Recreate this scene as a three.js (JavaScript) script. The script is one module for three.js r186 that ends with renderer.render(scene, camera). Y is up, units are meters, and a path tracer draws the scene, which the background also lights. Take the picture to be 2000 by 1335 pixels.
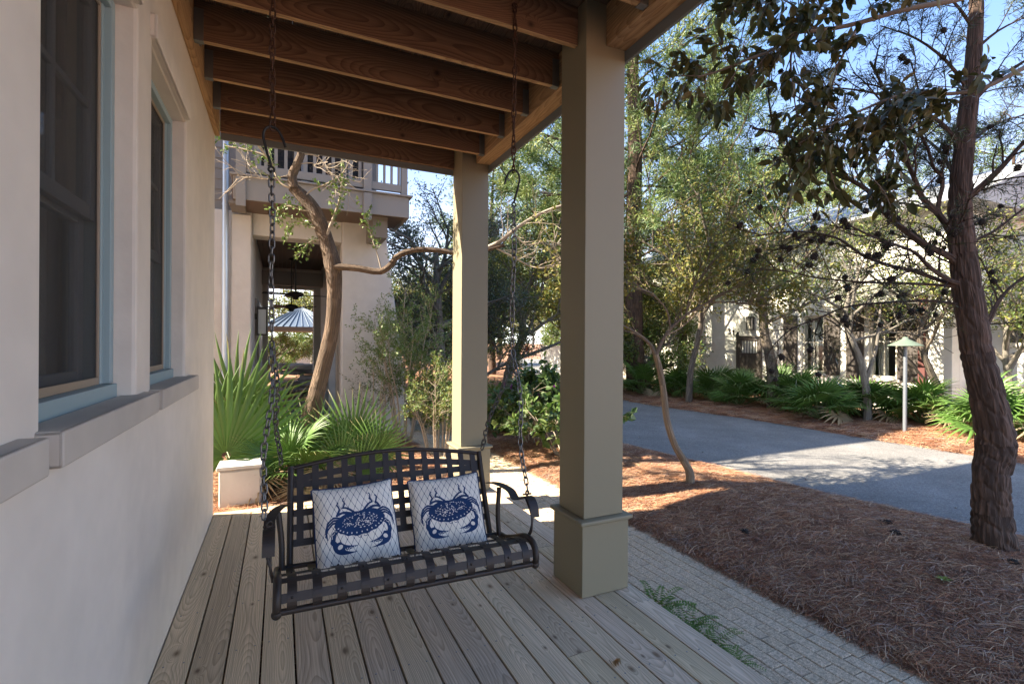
import * as THREE from 'three';
import { RoundedBoxGeometry } from 'three/addons/geometries/RoundedBoxGeometry.js';
import { TextGeometry } from 'three/addons/geometries/TextGeometry.js';
import { FontLoader } from 'three/addons/loaders/FontLoader.js';
import { MarchingCubes } from 'three/addons/objects/MarchingCubes.js';

// ---------------------------------------------------------------- camera, sky, sun, exposure
const scene = new THREE.Scene();
const EYE = 1.49, YAW = 0.43908, ROLL = 0.00559, FOCAL = 963.2;   // metres above the porch boards; radians; pixels of a 2000 x 1335 frame
const camera = new THREE.PerspectiveCamera(2 * Math.atan(667.5 / FOCAL) * 180 / Math.PI, 2000 / 1335, 0.05, 900);
const FW = new THREE.Vector3(Math.sin(YAW), 0, -Math.cos(YAW)), RT0 = new THREE.Vector3(Math.cos(YAW), 0, Math.sin(YAW)), UP0 = new THREE.Vector3(0, 1, 0);
const RT = RT0.clone().multiplyScalar(Math.cos(ROLL)).addScaledVector(UP0, Math.sin(ROLL)), UP = UP0.clone().multiplyScalar(Math.cos(ROLL)).addScaledVector(RT0, -Math.sin(ROLL));
camera.position.set(0, EYE, 0);
camera.quaternion.setFromRotationMatrix(new THREE.Matrix4().makeBasis(RT, UP, FW.clone().negate()));
scene.add(camera);
const renderer = new THREE.WebGLRenderer({ antialias: true });
renderer.setSize(1024, 683);
renderer.toneMapping = THREE.LinearToneMapping;
renderer.toneMappingExposure = 4.7;
renderer.shadowMap.enabled = true;
const SUN = new THREE.Vector3(-1, 0.8786, -0.31).normalize();
{
  const W = 512, H = 256, d = new Float32Array(W * H * 4);
  for (let j = 0; j < H; j++) for (let i = 0; i < W; i++) {
    const el = (j + 0.5) / H * Math.PI - Math.PI / 2, az = ((i + 0.5) / W - 0.5) * 2 * Math.PI;
    const x = Math.cos(az) * Math.cos(el), y = Math.sin(el), z = Math.sin(az) * Math.cos(el), c = Math.max(0, x * SUN.x + y * SUN.y + z * SUN.z);
    const t = Math.pow(1 - Math.max(0, y), 2.6), w = Math.pow(1 - Math.max(0, y), 7), g = 0.45 * Math.pow(c, 5) + 0.5 * Math.pow(c, 40), o = (j * W + i) * 4;
    d[o] = 0.056 + 0.18 * t + 0.62 * w + g * 0.95; d[o + 1] = 0.134 + 0.165 * t + 0.56 * w + g * 0.86; d[o + 2] = 0.32 + 0.09 * t + 0.44 * w + g * 0.70; d[o + 3] = 1;
  }
  const t = new THREE.DataTexture(d, W, H, THREE.RGBAFormat, THREE.FloatType);
  t.mapping = THREE.EquirectangularReflectionMapping; t.magFilter = THREE.LinearFilter; t.needsUpdate = true;
  scene.background = t; scene.environment = t;
}
const sun = new THREE.DirectionalLight(new THREE.Color().setRGB(1, 0.88, 0.71), 5.0);
sun.position.copy(SUN).multiplyScalar(60); sun.castShadow = true; sun.shadow.radius = 1;
sun.shadow.mapSize.set(4096, 4096); Object.assign(sun.shadow.camera, { left: -30, right: 30, top: 30, bottom: -30, near: 1, far: 160 });
scene.add(sun, sun.target);

// ---------------------------------------------------------------- helpers
const { sin, cos, PI, abs, min, max, floor, sqrt, exp, pow, hypot } = Math;
const V = (x, y, z) => new THREE.Vector3(x, y, z), C = (r, g, b) => new THREE.Color().setRGB(r, g, b);
const lerp = (a, b, t) => a + (b - a) * t, clamp = (x, a = 0, b = 1) => min(b, max(a, x)), sstep = (a, b, x) => { const t = clamp((x - a) / (b - a)); return t * t * (3 - 2 * t); };
function RNG(s) { let a = s >>> 0; return () => { a = (a + 0x6d2b79f5) | 0; let t = Math.imul(a ^ (a >>> 15), 1 | a); t = (t + Math.imul(t ^ (t >>> 7), 61 | t)) ^ t; return ((t ^ (t >>> 14)) >>> 0) / 4294967296; }; }
let R = RNG(7);
const rr = (a, b) => a + (b - a) * R(), gauss = () => (R() + R() + R() + R() - 2) * 0.85;
// the point seen at a place of the photograph, at a distance along the view axis: used to place real things at real distances
const at = (u, v, depth) => V(0, EYE, 0).addScaledVector(FW, depth).addScaledVector(RT, (u - 1000) / FOCAL * depth).addScaledVector(UP, (667.5 - v) / FOCAL * depth);
const spot = (u, depth) => { const p = at(u, 667, depth); return [p.x, p.z]; };

const taken = new Map();
function numbered(n) { const k = taken.get(n) || 0; taken.set(n, k + 1); return k ? n + '_' + String(k).padStart(3, '0') : n; }
function tag(o, label, category, group, kind) { if (label) o.userData.label = label; if (category) o.userData.category = category; if (group) o.userData.group = group; if (kind) o.userData.kind = kind; return o; }
function thing(name, label, category, group, pos) { const o = new THREE.Group(); o.name = numbered(name); if (pos) o.position.copy(pos); scene.add(tag(o, label, category, group)); return o; }
function part(name, geo, mat, parent, label) { const m = new THREE.Mesh(geo, mat); m.name = parent ? name : numbered(name); (parent || scene).add(m); if (label) m.userData.label = label; return m; }
function struct(name, geo, mat, label, category) { const m = part(name, geo, mat); return tag(m, label, category, null, 'structure'); }

// geometry collectors
class MB {
  constructor() { this.p = []; this.n = []; this.u = []; this.c = []; this.i = []; }
  add(g, m) {
    const o = this.p.length / 3, P = g.attributes.position, N = g.attributes.normal, U = g.attributes.uv, Cc = g.attributes.color, v = V(0, 0, 0), nm = m && new THREE.Matrix3().getNormalMatrix(m);
    for (let k = 0; k < P.count; k++) {
      v.fromBufferAttribute(P, k); if (m) v.applyMatrix4(m); this.p.push(v.x, v.y, v.z);
      v.fromBufferAttribute(N, k); if (m) v.applyMatrix3(nm).normalize(); this.n.push(v.x, v.y, v.z);
      this.u.push(U ? U.getX(k) : 0, U ? U.getY(k) : 0); if (Cc) this.c.push(Cc.getX(k), Cc.getY(k), Cc.getZ(k));
    }
    if (g.index) for (let k = 0; k < g.index.count; k++) this.i.push(o + g.index.getX(k)); else for (let k = 0; k < P.count; k++) this.i.push(o + k);
    return this;
  }
  get geo() {
    const g = new THREE.BufferGeometry();
    g.setAttribute('position', new THREE.Float32BufferAttribute(this.p, 3)); g.setAttribute('normal', new THREE.Float32BufferAttribute(this.n, 3)); g.setAttribute('uv', new THREE.Float32BufferAttribute(this.u, 2));
    if (this.c.length) g.setAttribute('color', new THREE.Float32BufferAttribute(this.c, 3));
    g.setIndex(this.i); return g;
  }
}
const merge = (...gs) => { const m = new MB(); gs.forEach((g) => m.add(g)); return m.geo; };
// uv in metres by the way each face points
function metreUV(g, s = 1, ox = 0, oy = 0) {
  const P = g.attributes.position, N = g.attributes.normal, u = new Float32Array(P.count * 2);
  for (let k = 0; k < P.count; k++) {
    const ax = abs(N.getX(k)), ay = abs(N.getY(k)), az = abs(N.getZ(k)), x = P.getX(k), y = P.getY(k), z = P.getZ(k);
    const [a, b] = ax >= ay && ax >= az ? [z, y] : ay >= az ? [x, z] : [x, y];
    u[k * 2] = a * s + ox; u[k * 2 + 1] = b * s + oy;
  }
  g.setAttribute('uv', new THREE.BufferAttribute(u, 2)); return g;
}
const box = (x0, x1, y0, y1, z0, z1, s) => metreUV(new THREE.BoxGeometry(abs(x1 - x0), abs(y1 - y0), abs(z1 - z0)).translate((x0 + x1) / 2, (y0 + y1) / 2, (z0 + z1) / 2), s);
const rbox = (x0, x1, y0, y1, z0, z1, r = 0.004) => metreUV(new RoundedBoxGeometry(abs(x1 - x0), abs(y1 - y0), abs(z1 - z0), 1, r).translate((x0 + x1) / 2, (y0 + y1) / 2, (z0 + z1) / 2));
// a tube with its own radius at every point; seams carry uv in metres
function tube(pts, radii, radial = 7, rows = 0, bump) {
  const curve = new THREE.CatmullRomCurve3(pts, false, 'centripetal'), n = rows || max(2, (pts.length - 1) * 3), len = curve.getLength();
  const P = [], N = [], U = [], I = [], ref = V(0.13, 0.2, 0.97).normalize(); let side = null;
  for (let i = 0; i <= n; i++) {
    const t = i / n, c = curve.getPoint(t), tan = curve.getTangent(t), f = t * (radii.length - 1), k = min(radii.length - 2, floor(f)), r = radii.length > 1 ? lerp(radii[k], radii[k + 1], f - k) : radii[0];
    side = (side || (abs(tan.dot(ref)) > 0.95 ? V(1, 0, 0) : ref.clone())).clone().addScaledVector(tan, -(side || ref).dot(tan)).normalize();
    const up = tan.clone().cross(side);
    for (let j = 0; j <= radial; j++) {
      const a = j / radial * 2 * PI, d = side.clone().multiplyScalar(cos(a)).addScaledVector(up, sin(a)), q = r * (bump ? 1 + bump(j % radial / radial, t * len) : 1);
      P.push(c.x + d.x * q, c.y + d.y * q, c.z + d.z * q); N.push(d.x, d.y, d.z); U.push(j / radial * max(1, Math.round(2 * PI * radii[0] / 0.4)) * 0.4, t * len);
      if (i < n && j < radial) { const o = i * (radial + 1) + j; I.push(o, o + 1, o + radial + 1, o + 1, o + radial + 2, o + radial + 1); }
    }
  }
  for (const [i, s] of [[0, 1], [n, -1]]) { const o = P.length / 3, c = curve.getPoint(i / n), b = i * (radial + 1), tn = curve.getTangent(i / n); P.push(c.x, c.y, c.z); N.push(-s * tn.x, -s * tn.y, -s * tn.z); U.push(0, 0); for (let j = 0; j < radial; j++) s > 0 ? I.push(o, b + j + 1, b + j) : I.push(o, b + j, b + j + 1); }
  const g = new THREE.BufferGeometry();
  g.setAttribute('position', new THREE.Float32BufferAttribute(P, 3)); g.setAttribute('normal', new THREE.Float32BufferAttribute(N, 3)); g.setAttribute('uv', new THREE.Float32BufferAttribute(U, 2)); g.setIndex(I);
  if (bump) g.computeVertexNormals();
  return g;
}
const rod = (a, b, r, radial = 8) => tube([a, b], [r, r], radial, 1);
// many leaves in one part: a folded four-cornered blade each
class Leaves {
  constructor() { this.p = []; this.c = []; this.i = []; this.n = []; }
  add(b, d, up, len, wid, col, fold = 0.25) {
    const s = d.clone().cross(up); if (s.lengthSq() < 1e-6) s.set(1, 0, 0); s.normalize(); const n = s.clone().cross(d).normalize(), o = this.p.length / 3;
    const m = b.clone().addScaledVector(d, len * 0.5), t = b.clone().addScaledVector(d, len).addScaledVector(n, -len * 0.12), l = m.clone().addScaledVector(s, wid / 2).addScaledVector(n, wid * fold), r = m.clone().addScaledVector(s, -wid / 2).addScaledVector(n, wid * fold);
    for (const [q, sn] of [[b, 0], [l, 0.5], [t, 0], [r, -0.5]]) { this.p.push(q.x, q.y, q.z); this.c.push(col.r, col.g, col.b); this.n.push(n.x - s.x * sn * 0.6, n.y - s.y * sn * 0.6, n.z - s.z * sn * 0.6); }
    this.i.push(o, o + 1, o + 2, o, o + 2, o + 3);
  }
  addR(b, d, up, len, wid, col, fold = 0.2) {     // a rounder, curving blade
    const s = d.clone().cross(up); if (s.lengthSq() < 1e-6) s.set(1, 0, 0); s.normalize(); const n = s.clone().cross(d).normalize(), o = this.p.length / 3, bend = rr(0.05, 0.25);
    for (const [t, w] of [[0, 0.06], [0.22, 0.78], [0.5, 1], [0.78, 0.74], [1, 0.04]]) { const c = b.clone().addScaledVector(d, len * t).addScaledVector(n, -len * bend * t * t); for (const q of [-1, 0, 1]) { const p = c.clone().addScaledVector(s, q * w * wid / 2).addScaledVector(n, abs(q) * w * wid * fold); this.p.push(p.x, p.y, p.z); this.c.push(col.r, col.g, col.b); this.n.push(n.x - s.x * q * 0.35, n.y - s.y * q * 0.35, n.z - s.z * q * 0.35); } }
    for (let i = 0; i < 4; i++) for (const j of [0, 1]) { const a = o + i * 3 + j; this.i.push(a, a + 1, a + 3, a + 1, a + 4, a + 3); }
  }
  get geo() {
    const g = new THREE.BufferGeometry();
    g.setAttribute('position', new THREE.Float32BufferAttribute(this.p, 3)); g.setAttribute('normal', new THREE.Float32BufferAttribute(this.n, 3)); g.setAttribute('color', new THREE.Float32BufferAttribute(this.c, 3)); g.setIndex(this.i);
    return g;
  }
  get count() { return this.p.length / 12; }
}
const rdir = () => { const z = rr(-1, 1), a = rr(0, 2 * PI), q = sqrt(1 - z * z); return V(q * cos(a), z, q * sin(a)); };
const shade = (c, k) => { const j = 1 + rr(-k, k); return C(c[0] * j * rr(0.9, 1.1), c[1] * j, c[2] * j * rr(0.85, 1.15)); };

// ---------------------------------------------------------------- textures (colour, grain and fine relief only)
function lattice(seed, per) { const r = RNG(seed), a = new Float32Array(per * per); for (let k = 0; k < a.length; k++) a[k] = r(); return (x, y) => { const xi = floor(x), yi = floor(y), fx = x - xi, fy = y - yi, u = fx * fx * (3 - 2 * fx), v = fy * fy * (3 - 2 * fy), w = (i, j) => a[(((yi + j) % per + per) % per) * per + ((xi + i) % per + per) % per]; return lerp(lerp(w(0, 0), w(1, 0), u), lerp(w(0, 1), w(1, 1), u), v); }; }
function fbm(seed, per, oct) { const L = []; for (let k = 0; k < oct; k++) L.push(lattice(seed + k * 17, per << k)); return (u, v) => { let s = 0, a = 1, t = 0; for (let k = 0; k < oct; k++) { s += a * L[k](u * (per << k), v * (per << k)); t += a; a *= 0.55; } return s / t; }; }   // u, v in 0..1, tiles
function tex(w, h, f, srgb = true) {
  const d = new Uint8Array(w * h * 4);
  for (let y = 0, o = 0; y < h; y++) for (let x = 0; x < w; x++, o += 4) { const c = f(x / w, y / h); if (typeof c === 'number') d[o] = d[o + 1] = d[o + 2] = clamp(c) * 255; else { d[o] = clamp(c[0]) * 255; d[o + 1] = clamp(c[1]) * 255; d[o + 2] = clamp(c[2]) * 255; } d[o + 3] = 255; }
  const t = new THREE.DataTexture(d, w, h); t.wrapS = t.wrapT = THREE.RepeatWrapping; t.magFilter = THREE.LinearFilter; if (srgb) t.colorSpace = THREE.SRGBColorSpace; t.needsUpdate = true; return t;
}
const mix3 = (a, b, t) => [lerp(a[0], b[0], t), lerp(a[1], b[1], t), lerp(a[2], b[2], t)];
const rep = (t, a, b) => { const q = t.clone(); q.repeat.set(a, b ?? a); q.needsUpdate = true; return q; };
const std = (o) => new THREE.MeshStandardMaterial(o);
// sawn board: growth rings cut at a slant, with knots; u across the board, v along it
function woodFields(seed, rings, knotN) {
  const r = RNG(seed), n1 = fbm(seed + 1, 4, 4), n2 = fbm(seed + 3, 8, 3), K = []; for (let k = 0; k < knotN; k++) K.push([r() * 0.8 + 0.1, r(), 0.05 + r() * 0.06]);
  const u0 = r() * 0.6 + 0.2, ph = r() * 6;
  return (u, v) => {
    const hgt = 0.16 + 0.36 * (0.5 + 0.5 * sin(2 * PI * v + ph)) + 0.18 * (0.5 + 0.5 * sin(6 * PI * v + ph * 2.3)), uc = u0 + 0.18 * sin(2 * PI * v + ph * 1.7);
    let d = sqrt((u - uc) * (u - uc) + hgt * hgt) + (n1(u * 0.25, v) - 0.5) * 0.10, kn = 0;
    for (const [a, b, s] of K) { let dv = abs(v - b); dv = min(dv, 1 - dv) * 20; const q = hypot(u - a, dv * 0.55) / s, w = exp(-q * q * 0.22); d = lerp(d, 0.3 + q * 0.05, w * 0.9); kn = max(kn, exp(-q * q * 1.3)); }
    const f = d * rings, fr = f - floor(f), late = pow(fr, 2.2) * (1 - sstep(0.93, 1, fr)), streak = n2(u * 4 % 1, v * 0.5);
    return [late, kn, streak, n1(u, v)];
  };
}
function wood(seed, pal, rings, knotN, w = 256, h = 2048) {
  const f = woodFields(seed, rings, knotN), fine = lattice(seed + 9, 256);
  const map = tex(w, h, (u, v) => { const [l, k, s, n] = f(u, v); let c = mix3(pal[0], pal[1], l * 0.72); c = mix3(c, pal[2], k * 0.8); const m = 0.82 + 0.26 * s + 0.16 * (n - 0.5) + 0.10 * (fine(u * 256, v * 64) - 0.5); return [c[0] * m, c[1] * m, c[2] * m]; });
  const bump = tex(w / 2, h / 2, (u, v) => { const [l, k, s] = f(u, v); return 0.6 - l * 0.45 + (s - 0.5) * 0.3; }, false);
  return { map, bump };
}
const DECKPAL = [[0.82, 0.735, 0.63], [0.63, 0.545, 0.445], [0.38, 0.295, 0.22]], JOISTPAL = [[0.51, 0.395, 0.30], [0.30, 0.21, 0.15], [0.18, 0.12, 0.085]], PALEPAL = [[0.74, 0.60, 0.43], [0.55, 0.41, 0.27], [0.36, 0.25, 0.16]];
const deckMats = [], joistMats = [], paleMats = [];
for (let k = 0; k < 5; k++) { const t = wood(40 + k * 11, DECKPAL.map((c) => c.map((x, i) => x * (0.95 + 0.035 * k) * (i === 2 ? 1 - 0.03 * (k % 3) : 1))), 19 + (k % 3) * 5, 2 + (k % 3)); deckMats.push(std({ map: t.map, bumpMap: t.bump, bumpScale: 0.0016, roughness: 0.88 })); }
for (let k = 0; k < 4; k++) { const t = wood(140 + k * 13, JOISTPAL, 20 + (k % 2) * 8, 2 + (k % 2)); joistMats.push(std({ map: t.map, bumpMap: t.bump, bumpScale: 0.001, roughness: 0.8 })); }
for (let k = 0; k < 2; k++) { const t = wood(240 + k * 13, PALEPAL, 12, 2); paleMats.push(std({ map: t.map, bumpMap: t.bump, bumpScale: 0.002, roughness: 0.85 })); }
// a board lying along z (axis 'z') or x (axis 'x'): uv runs with the grain, offset by o along the trunk
function board(x0, x1, y0, y1, z0, z1, axis, o, ripple = 0) {
  const g = new RoundedBoxGeometry(x1 - x0, y1 - y0, z1 - z0, 1, 0.003).translate((x0 + x1) / 2, (y0 + y1) / 2, (z0 + z1) / 2), P = g.attributes.position, N = g.attributes.normal, u = new Float32Array(P.count * 2);
  for (let k = 0; k < P.count; k++) {
    const x = P.getX(k), y = P.getY(k), z = P.getZ(k), nx = abs(N.getX(k)), ny = abs(N.getY(k)), nz = abs(N.getZ(k)), l = axis === 'z' ? z : x, across = axis === 'z' ? (nx > ny ? (y - y0) * 6 : (x - x0) / 0.146) : (nz > ny ? (y - y0) / 0.25 : (z - z0) / 0.146);
    u[k * 2] = across * 0.98 + 0.01 + (axis === 'z' && nz > 0.8 || axis === 'x' && nx > 0.8 ? 0.3 : 0); u[k * 2 + 1] = l / 3.1 + o;
  }
  g.setAttribute('uv', new THREE.BufferAttribute(u, 2)); return g;
}
const stuccoN = fbm(301, 8, 5), stuccoM = fbm(302, 3, 5);
const stuccoBump = tex(512, 512, (u, v) => stuccoN(u, v) * 0.6 + stuccoM(u, v) * 0.5, false);
const stuccoMap = (c, s) => { const n = fbm(311 + s, 4, 5), q = fbm(330 + s, 24, 3); return tex(512, 512, (u, v) => { const k = 0.95 + 0.10 * (n(u, v) - 0.5) + 0.05 * (q(u, v) - 0.5); return [c[0] * k, c[1] * k, c[2] * (k - 0.015 * (n(v, u) - 0.5))]; }); };
const stucco = (c, s, k = 0.4) => std({ map: rep(stuccoMap(c, s), k), bumpMap: rep(stuccoBump, 0.9), bumpScale: 0.006, roughness: 0.92 });
const M = {
  wall: stucco([0.915, 0.88, 0.83], 1), sill: stucco([0.80, 0.765, 0.715], 2), tan: stucco([0.80, 0.79, 0.765], 3), white: stucco([0.95, 0.935, 0.90], 4),
  column: std({ color: C(0.255, 0.225, 0.145), roughness: 0.55, bumpMap: rep(stuccoBump, 1.5), bumpScale: 0.0012 }),
  fascia: std({ color: C(0.17, 0.19, 0.19), roughness: 0.6 }), frame: std({ color: C(0.30, 0.40, 0.42), roughness: 0.5 }), sash: std({ color: C(0.34, 0.37, 0.40), roughness: 0.55 }),
  screenBar: std({ color: C(0.32, 0.25, 0.18), roughness: 0.5 }), screen: std({ color: C(0.045, 0.043, 0.04), roughness: 0.9, transparent: true, opacity: 0.42 }),
  glass: new THREE.MeshPhysicalMaterial({ color: C(0.95, 0.97, 0.97), transmission: 1, roughness: 0.02, thickness: 0, ior: 1.5 }),
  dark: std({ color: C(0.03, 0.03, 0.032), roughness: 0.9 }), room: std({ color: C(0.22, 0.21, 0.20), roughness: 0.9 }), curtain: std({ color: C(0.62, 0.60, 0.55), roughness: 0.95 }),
  hanger: std({ color: C(0.20, 0.215, 0.22), roughness: 0.5, metalness: 0.75 }), bolt: std({ color: C(0.28, 0.28, 0.29), roughness: 0.45, metalness: 0.8 }),
  iron: std({ color: C(0.034, 0.024, 0.018), roughness: 0.5, metalness: 0.2 }), rust: std({ color: C(0.075, 0.036, 0.022), roughness: 0.75, metalness: 0.3 }), chain: std({ color: C(0.16, 0.155, 0.15), roughness: 0.36, metalness: 0.8 }), hook: std({ color: C(0.022, 0.022, 0.022), roughness: 0.45, metalness: 0.3 }),
};
M.screen.depthWrite = false;

// ---------------------------------------------------------------- the stucco house that carries the porch
const GY = -0.18;                                                     // level of the path and road beside the porch boards (y = 0)
const rectPath = (P, a, b, c, d) => { P.moveTo(a, c); P.lineTo(b, c); P.lineTo(b, d); P.lineTo(a, d); P.closePath(); return P; };
function panelZ(x0, x1, y0, y1, holes, thick, bev = 0.012) {          // stands across z: front face at z = 0, goes back to -thick
  const s = rectPath(new THREE.Shape(), x0, x1, y0, y1); holes.forEach((h) => s.holes.push(rectPath(new THREE.Path(), ...h)));
  const g = new THREE.ExtrudeGeometry(s, { depth: thick - 2 * bev, bevelEnabled: bev > 0, bevelThickness: bev, bevelSize: bev, bevelOffset: -bev, bevelSegments: 2 }); return g.translate(0, 0, -thick + bev);
}
const panelX = (z0, z1, y0, y1, holes, thick, bev) => panelZ(z0, z1, y0, y1, holes, thick, bev).translate(0, 0, thick).rotateY(-PI / 2).translate(0, 0, 0);   // front face at x = 0 looking to +x when thick runs to -x
const WX = -0.515, WINS = [[-3.497, -2.626], [-2.385, -1.537], [-1.295, -0.44]], WY0 = 1.262, WY1 = 2.79;
{
  const H = thing('stucco_house', 'white stucco house wall running along the porch with recessed blue framed windows', 'house');
  const g = panelX(-4.9, 1.6, -0.25, 6, WINS.map(([a, b]) => [a, b, WY0, WY1]), 0.22, 0.014).translate(WX, 0, 0);
  part('wall', metreUV(g), M.wall, H);
  part('wall', box(-8, -0.737, -0.25, 6, -4.9, -4.7), M.wall, H); part('wall', box(-8, -0.737, -0.25, 6, 1.4, 1.6), M.wall, H); part('wall', box(-8.2, -8.002, -0.25, 6, -4.9, 1.6), M.wall, H);
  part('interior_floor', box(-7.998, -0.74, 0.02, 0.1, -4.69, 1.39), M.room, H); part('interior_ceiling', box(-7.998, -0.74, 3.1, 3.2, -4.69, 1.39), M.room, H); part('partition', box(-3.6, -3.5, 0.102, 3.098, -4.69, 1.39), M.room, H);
  const roof = part('roof', box(-8.8, 2.55, 6.003, 6.2, -5.72, 2.2), M.fascia, H);  // unseen roof slab, its overhang shaped to throw the shadow edge across the lane
  for (const [z0, z1] of WINS) {
    const W = new THREE.Group(); W.name = 'window'; H.add(W);
    const f = new MB(), xf = -0.585, xb = -0.685, w = 0.042;
    f.add(rbox(xb, xf, WY0 + 0.062, WY1 - 0.002, z0 + 0.003, z0 + w)).add(rbox(xb, xf, WY0 + 0.062, WY1 - 0.002, z1 - w, z1 - 0.003)).add(rbox(xb, xf - 0.001, WY1 - w, WY1 - 0.003, z0 + w, z1 - w)).add(rbox(xb, xf + 0.012, WY0 + 0.003, WY0 + 0.06, z0 + 0.003, z1 - 0.003));
    f.add(rbox(xb, xf - 0.022, WY0 + 0.0601, WY1 - w, z0 + w + 0.0005, z0 + w + 0.022)).add(rbox(xb, xf - 0.022, WY0 + 0.0601, WY1 - w, z1 - w - 0.022, z1 - w - 0.0005));
    part('window_frame', f.geo, M.frame, W);
    const a = z0 + w + 0.0225, b = z1 - w - 0.0225, y0 = WY0 + 0.061, y1 = WY1 - w - 0.001, mid = 1.93;
    part('screen_frame', merge(rbox(-0.622, -0.612, y0, y0 + 0.028, a, b, 0.002), rbox(-0.622, -0.612, y1 - 0.018, y1, a, b, 0.002), rbox(-0.622, -0.612, y0 + 0.028, y1 - 0.018, a, a + 0.014, 0.002), rbox(-0.622, -0.612, y0 + 0.028, y1 - 0.018, b - 0.014, b, 0.002)), M.screenBar, W);
    part('insect_screen', box(-0.6185, -0.6175, y0 + 0.028, y1 - 0.018, a + 0.014, b - 0.014), M.screen, W);
    const sash = (lo, hi, x, bars) => {
      const s = new MB(), q = 0.052; s.add(rbox(x - 0.03, x, lo, hi, a + 0.001, a + q)).add(rbox(x - 0.03, x, lo, hi, b - q, b - 0.001)).add(rbox(x - 0.029, x - 0.001, hi - q, hi, a + q, b - q)).add(rbox(x - 0.029, x - 0.001, lo, lo + q, a + q, b - q));
      const m = (a + b) / 2;
      if (bars) { s.add(rbox(x - 0.024, x - 0.004, lo + q, hi - q, m - 0.011, m + 0.011)); for (const t of [0.5]) s.add(rbox(x - 0.023, x - 0.005, lerp(lo, hi, t) - 0.011, lerp(lo, hi, t) + 0.011, a + q, b - q)); }
      part('sash', s.geo, M.sash, W); part('pane', box(x - 0.017, x - 0.012, lo + q - 0.004, hi - q + 0.004, a + q - 0.004, b - q + 0.004), M.glass, W);
    };
    sash(mid - 0.005, y1 - 0.002, -0.626, true); sash(y0 + 0.002, mid + 0.03, -0.659, false);
    const st = part('stone_sill', rbox(-0.571, -0.462, 1.185, WY0 + 0.012, z0 - 0.135, z1 + 0.035, 0.008), M.sill, W, 'pale stucco sill slab standing proud of the wall');
    part('lintel_hood', rbox(WX - 0.02, WX + 0.026, WY1 + 0.003, WY1 + 0.115, z0 + 0.02, z1 + 0.04, 0.012), M.wall, W);
    const cg = new THREE.PlaneGeometry(0.34, 1.6, 40, 1), P = cg.attributes.position; for (let k = 0; k < P.count; k++) P.setZ(k, 0.02 * sin(P.getX(k) * 95)); cg.computeVertexNormals();
    for (const s of [-1, 1]) part('curtain', cg.clone().rotateY(PI / 2).translate(-0.80, 2.0, s > 0 ? b - 0.10 : a + 0.1), M.curtain, W);
  }
}

// ---------------------------------------------------------------- porch boards
const DX0 = -0.510, PITCH = 0.1459;
{
  const D = thing('porch_deck', 'weathered grey wooden deck boards of the porch floor', 'deck'); R = RNG(21);
  for (let k = 0; k < 17; k++) {
    const x0 = DX0 + k * PITCH, cuts = [-4.832], js = [null, null, null, -3.35, null, null, -1.62, null, null, -1.66, null, null, -2.0, null, null, -3.15][k]; if (js) cuts.push(js); else cuts.push(rr(-0.6, 0.6)); cuts.push(1.2);
    for (let q = 0; q < cuts.length - 1; q++) {
      const b = part('plank', board(x0 + rr(0, 0.0012), x0 + 0.1388 - rr(0, 0.0014), -0.036, rr(-0.0012, 0.0008), cuts[q] + 0.0015, cuts[q + 1] - 0.0015, 'z', rr(0, 1)), deckMats[floor(R() * 5)], D);
    }
  }
  part('end_board', board(DX0 - 0.003, 1.965, -0.035, 0.002, -4.935, -4.835, 'x', 0.3), deckMats[1], D);
  part('skirt_board', board(1.925, 1.955, -0.30, -0.040, -4.925, 1.2, 'z', 0.1), deckMats[2], D); part('skirt_board', board(-0.51, 1.922, -0.30, -0.040, -4.925, -4.892, 'x', 0.6), deckMats[3], D);
  for (let k = 0; k < 10; k++) part('deck_joist', board(-0.50, 1.922, -0.22, -0.040, -4.3 + k * 0.6, -4.262 + k * 0.6, 'x', rr(0, 1)), joistMats[k % 4], D);
  const sc = new MB(), disc = new THREE.CylinderGeometry(0.0042, 0.0042, 0.0012, 6);
  for (let k = 0; k < 17; k++) for (let q = 0; q < 9; q++) for (const s of [0.03, 0.11]) sc.add(disc, new THREE.Matrix4().makeTranslation(DX0 + k * PITCH + s + rr(-0.006, 0.006), 0.0012, -4.55 + q * 0.46 + rr(-0.01, 0.01)));
  tag(part('screw_heads', sc.geo, M.bolt, D), 'small screw heads set in rows across the boards', null, null, 'stuff');
}

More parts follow.
